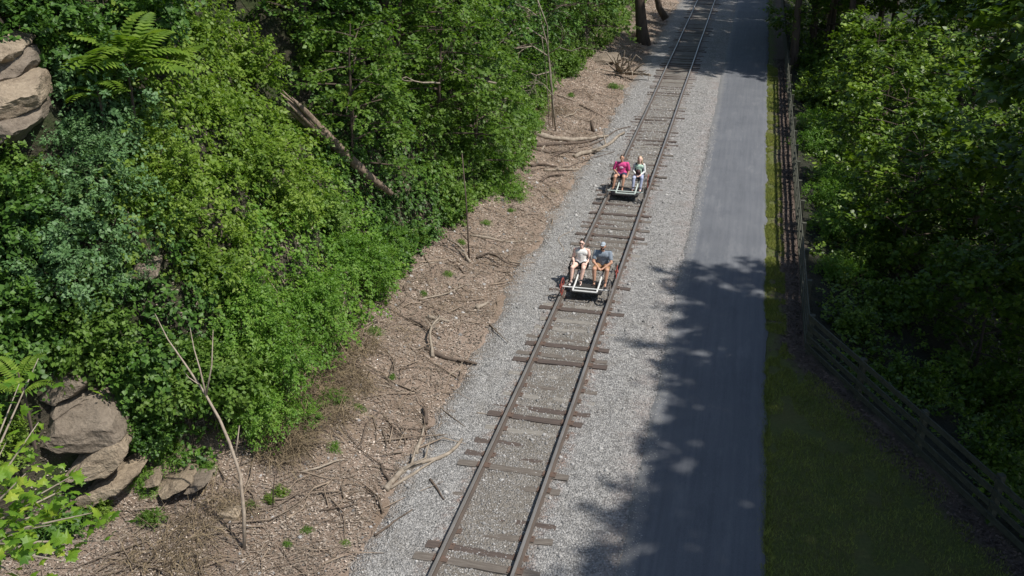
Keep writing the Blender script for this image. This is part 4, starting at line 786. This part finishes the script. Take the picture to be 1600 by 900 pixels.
# per-leaf tint needs the object's own random value
def tint(m):
    t = m.node_tree; oi = t.nodes.new('ShaderNodeObjectInfo'); g = [n for n in t.nodes if n.type == 'NEW_GEOMETRY'][0]
    for l in list(t.links):
        if l.from_socket == g.outputs['Random Per Island']: ts = l.to_socket; t.links.remove(l); t.links.new(oi.outputs['Random'], ts)
tint(M['maple_green']); LM = maple_leaf()
mt = empty('maple_tree', (-5.6, 5.2, gz(-5.6, 5.2))); tag(mt, 'near maple reaching into the lower left corner with large sunlit leaves', 'tree')
mb0 = np.array(mt.location); inv = Matrix.Translation(tuple(-mb0)); D0 = 9.5
cr = CAM + ray(-60, 880) * D0
o = MB().tube([mb0 - np.array([0, 0, .5]), mb0 * .6 + cr * .4 + np.array([-.4, -.3, 0]), cr], [.16, .12, .05], 8, .1).build('trunk', M['bark'], None, True); o.parent = mt; o.matrix_parent_inverse = inv
tips = [(60, 560, 10.5, .5), (30, 600, 10.2, .8), (60, 660, 9.6, .7), (110, 745, 9.8, .8), (40, 740, 9.2, .8), (150, 800, 9.4, .8), (80, 820, 9., 1.), (30, 850, 8.8, 1.), (185, 845, 9.6, .6), (120, 880, 8.9, 1.), (60, 780, 9.6, 1.), (10, 690, 9.9, .8), (100, 790, 10., .9), (30, 900, 8.6, .9), (150, 740, 10.2, .4)]
nl = 0
for (u, v, d, dens) in tips:
    tip = CAM + ray(u, v) * d; mid = (cr + tip) / 2 + np.array([0, 0, .12]); o = MB().tube([cr, mid, tip], [.022, .012, .004], 5).build('branch', M['greybark'], None, True); o.parent = mt; o.matrix_parent_inverse = inv
    for k in range(int(19 * dens) + 3):
        s = RNG.uniform(.3, 1) ** .7; b = cr * (1 - s) + tip * s + np.array([0, 0, .12 * 4 * s * (1 - s)]) + RNG.normal(0, .16, 3)
        if nl >= 298: break
        nl += 1; l = link('leaf', LM, None, mt); l.location = tuple(b - mb0); f = RNG.uniform(.08, .165); l.scale = (f, f, f); l.rotation_euler = (RNG.normal(.25, .4), RNG.normal(.1, .4), RNG.uniform(0, 6.3))

# ------------------------------------------------------------------ rail bikes and riders
_b = bmesh.new(); bmesh.ops.create_icosphere(_b, subdivisions=2, radius=1); ICO_V = np.array([v.co[:] for v in _b.verts]); ICO_F = np.array([[v.index for v in f.verts] for f in _b.faces]); _b.free()
def remeshed(name, bm, voxel, mat, parent, smooth=2):
    n_ = len(ICO_V); me = mesh_np(name, np.concatenate(bm), (ICO_F[None] + np.arange(len(bm))[:, None, None] * n_).reshape(-1, 3)); o = bpy.data.objects.new(name, me); COL.objects.link(o)
    r = o.modifiers.new('r', 'REMESH'); r.mode = 'VOXEL'; r.voxel_size = voxel
    if smooth: s = o.modifiers.new('s', 'SMOOTH'); s.iterations = smooth; s.factor = .5
    dg = bpy.context.evaluated_depsgraph_get(); m2 = bpy.data.meshes.new_from_object(o.evaluated_get(dg)); o.modifiers.clear(); o.data = m2; bpy.data.meshes.remove(me)
    m2.materials.append(mat); m2.polygons.foreach_set('use_smooth', [True] * len(m2.polygons)); o.parent = parent; return o
def cap(bm, a, b, ra, rb, sc=(1, 1, 1)):
    a, b = np.array(a, float), np.array(b, float); k = max(2, int(np.linalg.norm(b - a) / (min(ra, rb) * .45)) + 1)
    for i in range(k + 1): t = i / k; bm.append(ICO_V * np.array(sc) * (ra + (rb - ra) * t) + a + (b - a) * t)
def person(label, P, pose, skin, parts_, rz=0, build=1.):
    e = empty('person', P, rz); tag(e, label, 'person', 'riders on the rail bikes'); w = build; g = pose
    lean = g.get('lean', 0.); sh = np.array([0, -lean, .50]); hd = np.array([g.get('hx', 0), -lean - .03 - g.get('nod', 0), .735])
    bm = []
    cap(bm, (-.075 * w, 0, .09), (.075 * w, 0, .09), .125 * w, .125 * w); cap(bm, (0, -lean * .3, .15), (0, -lean * .7, .36), .125 * w, .12 * w, (1.18, .9, 1))
    cap(bm, (-.085, sh[1], .43), (.085, sh[1], .43), .105 * w, .105 * w); cap(bm, (-.14 * w, sh[1], .505), (.14 * w, sh[1], .505), .06, .06)
    cap(bm, (0, sh[1], .52), tuple(hd - np.array([0, 0, .09])), .052, .05)
    bm.append(ICO_V * np.array((.08, .098, .115)) + hd)
    cap(bm, tuple(hd + (0, -.06, -.07)), tuple(hd + (0, -.07, -.085)), .042, .036)      # jaw and chin
    cap(bm, tuple(hd + (0, -.092, .012)), tuple(hd + (0, -.112, -.022)), .011, .016)    # nose
    for s in (-1, 1):
        cap(bm, tuple(hd + (s * .08, .0, .005)), tuple(hd + (s * .084, .0, -.025)), .018, .014)    # ears
        S_ = (s * .185 * w, sh[1], .495); E_ = g['elbow'][(s + 1) // 2]; Wr = g['wrist'][(s + 1) // 2]; Hd = np.array(g['hand'][(s + 1) // 2])
        cap(bm, S_, E_, .055 * w, .042 * w); cap(bm, E_, Wr, .042 * w, .028); W_ = np.array(Wr); d = nrm(Hd - W_)
        cap(bm, Wr, tuple(W_ + d * .045), .026, .026); sd_ = nrm(np.cross(d, [0, 0, 1.])); c = W_ + d * .06
        for s2 in (-.024, -.008, .008, .024): cap(bm, tuple(W_ + d * .03 + sd_ * s2 * .7), tuple(c + sd_ * s2 + d * .02), .015, .014)
        for f, (s2, l) in enumerate(((-.028, .055), (-.0095, .068), (.0095, .064), (.028, .05))):
            k0 = c + sd_ * s2 + d * .025; k1 = k0 + d * l * .5 + np.array([0, 0, -.008]); k2 = k1 + d * l * .35 + np.array([0, 0, -.024]); cap(bm, tuple(k0), tuple(k1), .0095, .009); cap(bm, tuple(k1), tuple(k2), .009, .0075)
        t0 = W_ + d * .025 - sd_ * s * .026; t1 = t0 + d * .03 - sd_ * s * .022; cap(bm, tuple(t0), tuple(t1), .012, .0105); cap(bm, tuple(t1), tuple(t1 + d * .028 + np.array([0, 0, -.01])), .0105, .0085)
        hp = (s * .095 * w, -.02, .07); K = g['knee'][(s + 1) // 2]; A = g['ankle'][(s + 1) // 2]; cap(bm, hp, K, .092 * w, .06 * w); K2 = np.array(K); A2 = np.array(A)
        cap(bm, K, tuple(K2 * .7 + A2 * .3 + np.array([0, .012, 0])), .058 * w, .057 * w); cap(bm, tuple(K2 * .7 + A2 * .3 + np.array([0, .012, 0])), A, .057 * w, .036)
        cap(bm, A, tuple(A2 + np.array([s * .02, -.13, -.05])), .036, .03)
    remeshed('body', bm, .0085, M[skin], e, 2)
    def part(name, mat, caps, vox=.012, sm=3):
        b = []; [cap(b, *c_) for c_ in caps]; return remeshed(name, b, vox, M[mat], e, sm)
    t_ = [((-.08 * w, 0, .11), (.08 * w, 0, .11), .132 * w, .132 * w), ((0, -lean * .3, .15), (0, -lean * .7, .36), .136 * w, .132 * w, (1.2, .92, 1)), ((-.09, sh[1], .43), (.09, sh[1], .43), .114 * w, .114 * w)]
    if 'tank' in parts_: part('tank_top', parts_['tank'], t_ + [((s * .075, sh[1] - .02, .44), (s * .09, sh[1] + .01, .555), .05, .03) for s in (-1, 1)])
    if 'tee' in parts_:
        sl = parts_.get('sleeve', .62); q = t_ + [((-.14 * w, sh[1], .5), (.14 * w, sh[1], .5), .07, .07)]
        for s in (-1, 1):
            E_ = np.array(g['elbow'][(s + 1) // 2]); S_ = np.array((s * .185 * w, sh[1], .495)); q.append((tuple(S_), tuple(S_ + (E_ - S_) * sl), .068 * w, .062 * w))
        part('shirt', parts_['tee'], q)
    if 'longsleeve' in parts_:
        q = []
        for s in (-1, 1):
            i = (s + 1) // 2; q += [((s * .185 * w, sh[1], .495), g['elbow'][i], .064 * w, .052), (g['elbow'][i], tuple(np.array(g['elbow'][i]) * .12 + np.array(g['wrist'][i]) * .88), .05, .036), ]
        part('sleeves', parts_['longsleeve'], q)
    if 'vest' in parts_: part('cardigan', parts_['vest'], [((s * .115, sh[1] + .005, .5), (s * .12, -lean * .3, .16), .075, .085) for s in (-1, 1)])
    if 'print' in parts_:
        b = bmesh.new(); bmesh.ops.create_icosphere(b, subdivisions=2, radius=1, matrix=Matrix.Translation((0, -lean - .112 * w, .36)) @ Matrix.Diagonal((.085, .022, .05, 1))); frombm('shirt_print', b, M['print'], e, True)
    if 'shorts' in parts_:
        f = parts_.get('leg', .75); q = [((-.08 * w, 0, .075), (.08 * w, 0, .075), .137 * w, .137 * w)]
        for s in (-1, 1):
            K = np.array(g['knee'][(s + 1) // 2]); h_ = np.array((s * .095 * w, -.02, .07)); q.append((tuple(h_), tuple(h_ + (K - h_) * f), .103 * w, (.103 - .03 * f) * w))
            if f >= 1: A = np.array(g['ankle'][(s + 1) // 2]); q.append((tuple(K), tuple(A), .068, .052))
        part('trousers' if f >= 1 else 'shorts', parts_['shorts'], q)
    for s in (-1, 1):
        A2 = np.array(g['ankle'][(s + 1) // 2]); part('shoe', parts_['shoe'], [(tuple(A2 + (0, .02, -.045)), tuple(A2 + (s * .025, -.16, -.065)), .046, .038), (tuple(A2 + (0, .0, .0)), tuple(A2 + (0, .01, -.03)), .043, .046)], .01)
    hq = [(tuple(hd + (0, .022, .022)), tuple(hd + (0, .02, .03)), .098, .094, (.86, 1, 1.08))]
    if parts_.get('long'): hq += [(tuple(hd + (s * .06, .03, .0)), tuple(hd + (s * .085, .02, -.2)), .05, .035) for s in (-1, 1)]
    if parts_.get('bun'): hq += [(tuple(hd + (0, .06, .09)), tuple(hd + (0, .07, .11)), .045, .04)]
    part('hair', parts_['hair'], hq)
    if 'cap' in parts_: part('cap', parts_['cap'], [(tuple(hd + (0, .012, .05)), tuple(hd + (0, .012, .06)), .098, .09, (.9, 1.05, .8)), (tuple(hd + (-.04, -.1, .045)), tuple(hd + (.04, -.1, .045)), .03, .03, (1, 1.4, .3))])
    if 'beard' in parts_: part('beard', parts_['beard'], [(tuple(hd + (-.03, -.068, -.075)), tuple(hd + (.03, -.068, -.075)), .038, .038)])
    if parts_.get('glasses'):
        mb = MB(); mb.box(tuple(hd + (-.035, -.098, .02)), (.052, .012, .034)); mb.box(tuple(hd + (.035, -.098, .02)), (.052, .012, .034)); mb.box(tuple(hd + (0, -.1, .025)), (.03, .008, .008)); mb.box(tuple(hd + (-.075, -.05, .02)), (.006, .1, .01)); mb.box(tuple(hd + (.075, -.05, .02)), (.006, .1, .01)); mb.build('sunglasses', M['black'], e)
    else:
        for s in (-1, 1): b = bmesh.new(); bmesh.ops.create_icosphere(b, subdivisions=1, radius=.011, matrix=Matrix.Translation(hd + (s * .032, -.09, .012))); frombm('eye', b, M['black'], e)
    b = bmesh.new(); bmesh.ops.create_icosphere(b, subdivisions=2, radius=1, matrix=Matrix.Translation(hd + (0, -.104, -.055)) @ Matrix.Diagonal((.024, .008, .006, 1))); frombm('mouth', b, simple('lips', (.4, .14, .13)), e)
    return e
def wheel(parent, x, y, z, rim, hubm, r=.25):
    bm = bmesh.new(); seg = 28; prof_ = [(r, -.035), (r, .03), (r + .028, .035), (r + .028, .05), (r - .03, .05), (r - .045, -.035)]; rings = []
    for i in range(seg):
        a = 2 * math.pi * i / seg; rings.append([bm.verts.new((-math.copysign(px, x), math.cos(a) * q, math.sin(a) * q)) for q, px in prof_])
    for i in range(seg):
        for j in range(6): bm.faces.new((rings[i][j], rings[(i + 1) % seg][j], rings[(i + 1) % seg][(j + 1) % 6], rings[i][(j + 1) % 6]))
    bmesh.ops.recalc_face_normals(bm, faces=bm.faces); w = frombm('wheel', bm, rim, parent); w.location = (x, y, z)
    mb = MB(); mb.tube([(-.05, 0, 0), (.05, 0, 0)], [.05, .05], 10)
    for k in range(6): a = k * math.pi / 3; mb.tube([(0, .04 * math.cos(a), .04 * math.sin(a)), (0, (r - .03) * math.cos(a), (r - .03) * math.sin(a))], [.018, .014], 5)
    mb.build('spokes', hubm, w); return w
def railbike(Y, label, tubem, wm, lm):
    e = empty('rail_bike', (0, Y, 0)); tag(e, label, 'rail bike', 'rail bikes on the track'); za = .236 + .25
    for x, y in ((-.755, 0), (.755, 0), (-.755, 1.5), (.755, 1.5)):
        m1, m2 = wm[(x > 0, y > 0)]; wheel(e, x, y, za, M[m1], M[m2])
        mb = MB(); mb.tube([(x * .93, y, za), (x * .8, y + .12, za + .04), (x * .78, y + .35 * (1 if y == 0 else -1), za - .02)], [.02] * 3, 6); mb.build('bracket', M['steel'], e)
    for y in (0, 1.5): MB().tube([(-.78, y, za), (.78, y, za)], [.021] * 2, 8).build('axle', tubem if y == 0 else M['steel'], e)
    for x in (-.37, .37): MB().tube([(x, -.15, za - .03), (x, .35, za + .0), (x, .95, za + .1), (x, 1.5, za + .06)], [.027] * 4, 8).build('frame_tube', tubem, e)
    MB().tube([(-.37, -.16, za - .03), (.37, -.16, za - .03)], [.027] * 2, 8).build('front_bar', tubem, e)
    mb = MB(); mb.box((0, .36, za - .17), (.98, .72, .02)); mb.build('footwell', M['mesh'], e); mb = MB()
    for k in range(9): mb.box((-.44 + k * .11, .36, za - .155), (.014, .7, .012))
    mb.build('grating', M['black'], e)
    for x in (-.46, .46): MB().tube([(x, 0, za - .16), (x, .72, za - .16), (x, 1.45, za - .02)], [.02] * 3, 6).build('side_rail', M['steel'], e)
    for x in (-.35, .35):
        mb = MB(); mb.tube([(x, 1.05, za + .05), (x, .62, za - .02)], [.025] * 2, 6); mb.build('pedal_post', M['steel'], e)
        mb = MB(); mb.tube([(x - .13, .62, za - .02), (x + .13, .62, za - .02)], [.012] * 2, 6); mb.box((x - .13, .62, za - .02), (.09, .09, .02)); mb.box((x + .13, .62, za - .02), (.09, .09, .02)); mb.build('pedals', M['black'], e)
        bm = bmesh.new(); bmesh.ops.create_cube(bm, size=1, matrix=Matrix.Translation((x, 1.28, za + .2)) @ Matrix.Diagonal((.46, .42, .07, 1))); bmesh.ops.bevel(bm, geom=bm.edges[:], offset=.025, segments=2, affect='EDGES'); st = frombm('seat', bm, M['black'], e, True)
        MB().tube([(x, 1.3, za + .05), (x, 1.3, za + .17)], [.03] * 2, 8).build('seat_post', M['steel'], st)
        bm = bmesh.new(); bmesh.ops.create_cube(bm, size=1, matrix=Matrix.Translation((x, 1.53, za + .46)) @ Matrix.Rotation(-.18, 4, 'X') @ Matrix.Diagonal((.44, .06, .46, 1))); bmesh.ops.bevel(bm, geom=bm.edges[:], offset=.025, segments=2, affect='EDGES'); frombm('seat_back', bm, M['black'], e, True)
    return e
Y1 = float(onplane(905, 450, .48)[1]); Y2 = float(onplane(973, 299, .48)[1])
railbike(Y1, 'nearer rail bike with white front tubes and a red wheel on its left', M['aluminium'], {(False, False): ('redpaint', 'redpaint'), (True, False): ('steel', 'steel'), (False, True): ('black', 'black'), (True, True): ('black', 'redpaint')}, None)
railbike(Y2, 'farther rail bike with pale green front tubes and rusty right wheels', M['palegreen'], {(False, False): ('black', 'steel'), (True, False): ('steel', 'black'), (False, True): ('black', 'black'), (True, True): ('redpaint', 'black')}, None)
ZS = .236 + .25 + .235
def both(a): return [(-a[0], a[1], a[2]), a]
po = dict(elbow=[(-.27, -.04, .23), (.27, -.04, .23)], wrist=[(-.2, -.24, .17), (.2, -.24, .17)], hand=[(-.16, -.34, .15), (.16, -.34, .15)], knee=[(-.21, -.45, .06), (.14, -.45, .06)], ankle=[(-.22, -.56, -.36), (.08, -.56, -.36)])
person('woman in white tank top, sunglasses and short shorts on left seat of nearer rail bike', (-.35, Y1 + 1.28, ZS), po, 'skin', dict(tank='tank', shorts='blackcloth', leg=.28, shoe='sock', hair='hairdark', glasses=True, bun=True), build=1.12)
po = dict(lean=.07, nod=.01, elbow=[(-.27, -.22, .24), (.29, -.22, .24)], wrist=[(-.08, -.4, .11), (.08, -.4, .11)], hand=[(.0, -.46, .09), (.0, -.46, .085)], knee=[(-.2, -.45, .07), (.2, -.45, .07)], ankle=[(-.17, -.53, -.37), (.17, -.54, -.37)])
person('bearded man in grey tee, cap and tan shorts riding the nearer rail bike', (.33, Y1 + 1.28, ZS), po, 'tan', dict(tee='tee', shorts='khaki', leg=.8, shoe='shoe', hair='hairdark', cap='capcloth', beard='hairdark'), build=1.19)
po = dict(elbow=[(-.3, -.05, .24), (.3, .0, .22)], wrist=[(-.12, -.27, .15), (.25, -.15, .03)], hand=[(-.06, -.36, .13), (.22, -.25, .03)], knee=[(-.2, -.45, .06), (.15, -.45, .06)], ankle=[(-.24, -.54, -.37), (.12, -.57, -.37)])
person('man in bright pink tee and dark shorts on left seat of farther rail bike', (-.35, Y2 + 1.28, ZS), po, 'tan', dict(tee='pink', sleeve=.8, print=1, shorts='navy', leg=.55, shoe='shoe', hair='hairdark'), build=1.19)
po = dict(elbow=[(-.23, -.05, .24), (.23, -.05, .24)], wrist=[(-.08, -.26, .14), (.08, -.26, .14)], hand=[(-.02, -.34, .13), (.02, -.34, .13)], knee=[(-.15, -.43, .06), (.17, -.43, .06)], ankle=[(-.16, -.55, -.36), (.13, -.55, -.36)], hx=.02)
pw = person('blond woman in pale green top and pale trousers on right seat of farther rail bike', (.35, Y2 + 1.28, ZS), po, 'skin', dict(tank='mint', vest='cardigan', longsleeve='white', shorts='jeans', leg=1., shoe='shoe', hair='blond', long=True), build=.98)
bg_ = bmesh.new(); bmesh.ops.create_cube(bg_, size=1, matrix=Matrix.Diagonal((.2, .1, .22, 1))); bmesh.ops.bevel(bg_, geom=bg_.edges[:], offset=.035, segments=3, affect='EDGES')
bag = frombm('handbag', bg_, simple('dark_maroon_bag', (.06, .02, .025)), None, True); bag.location = (.35, Y2 + 1.28 - .31, ZS + .27); tag(bag, 'small dark maroon bag on the lap of the blond woman', 'bag')
print('verts', sum(len(m.vertices) for m in bpy.data.meshes), 'objects', len(bpy.data.objects))
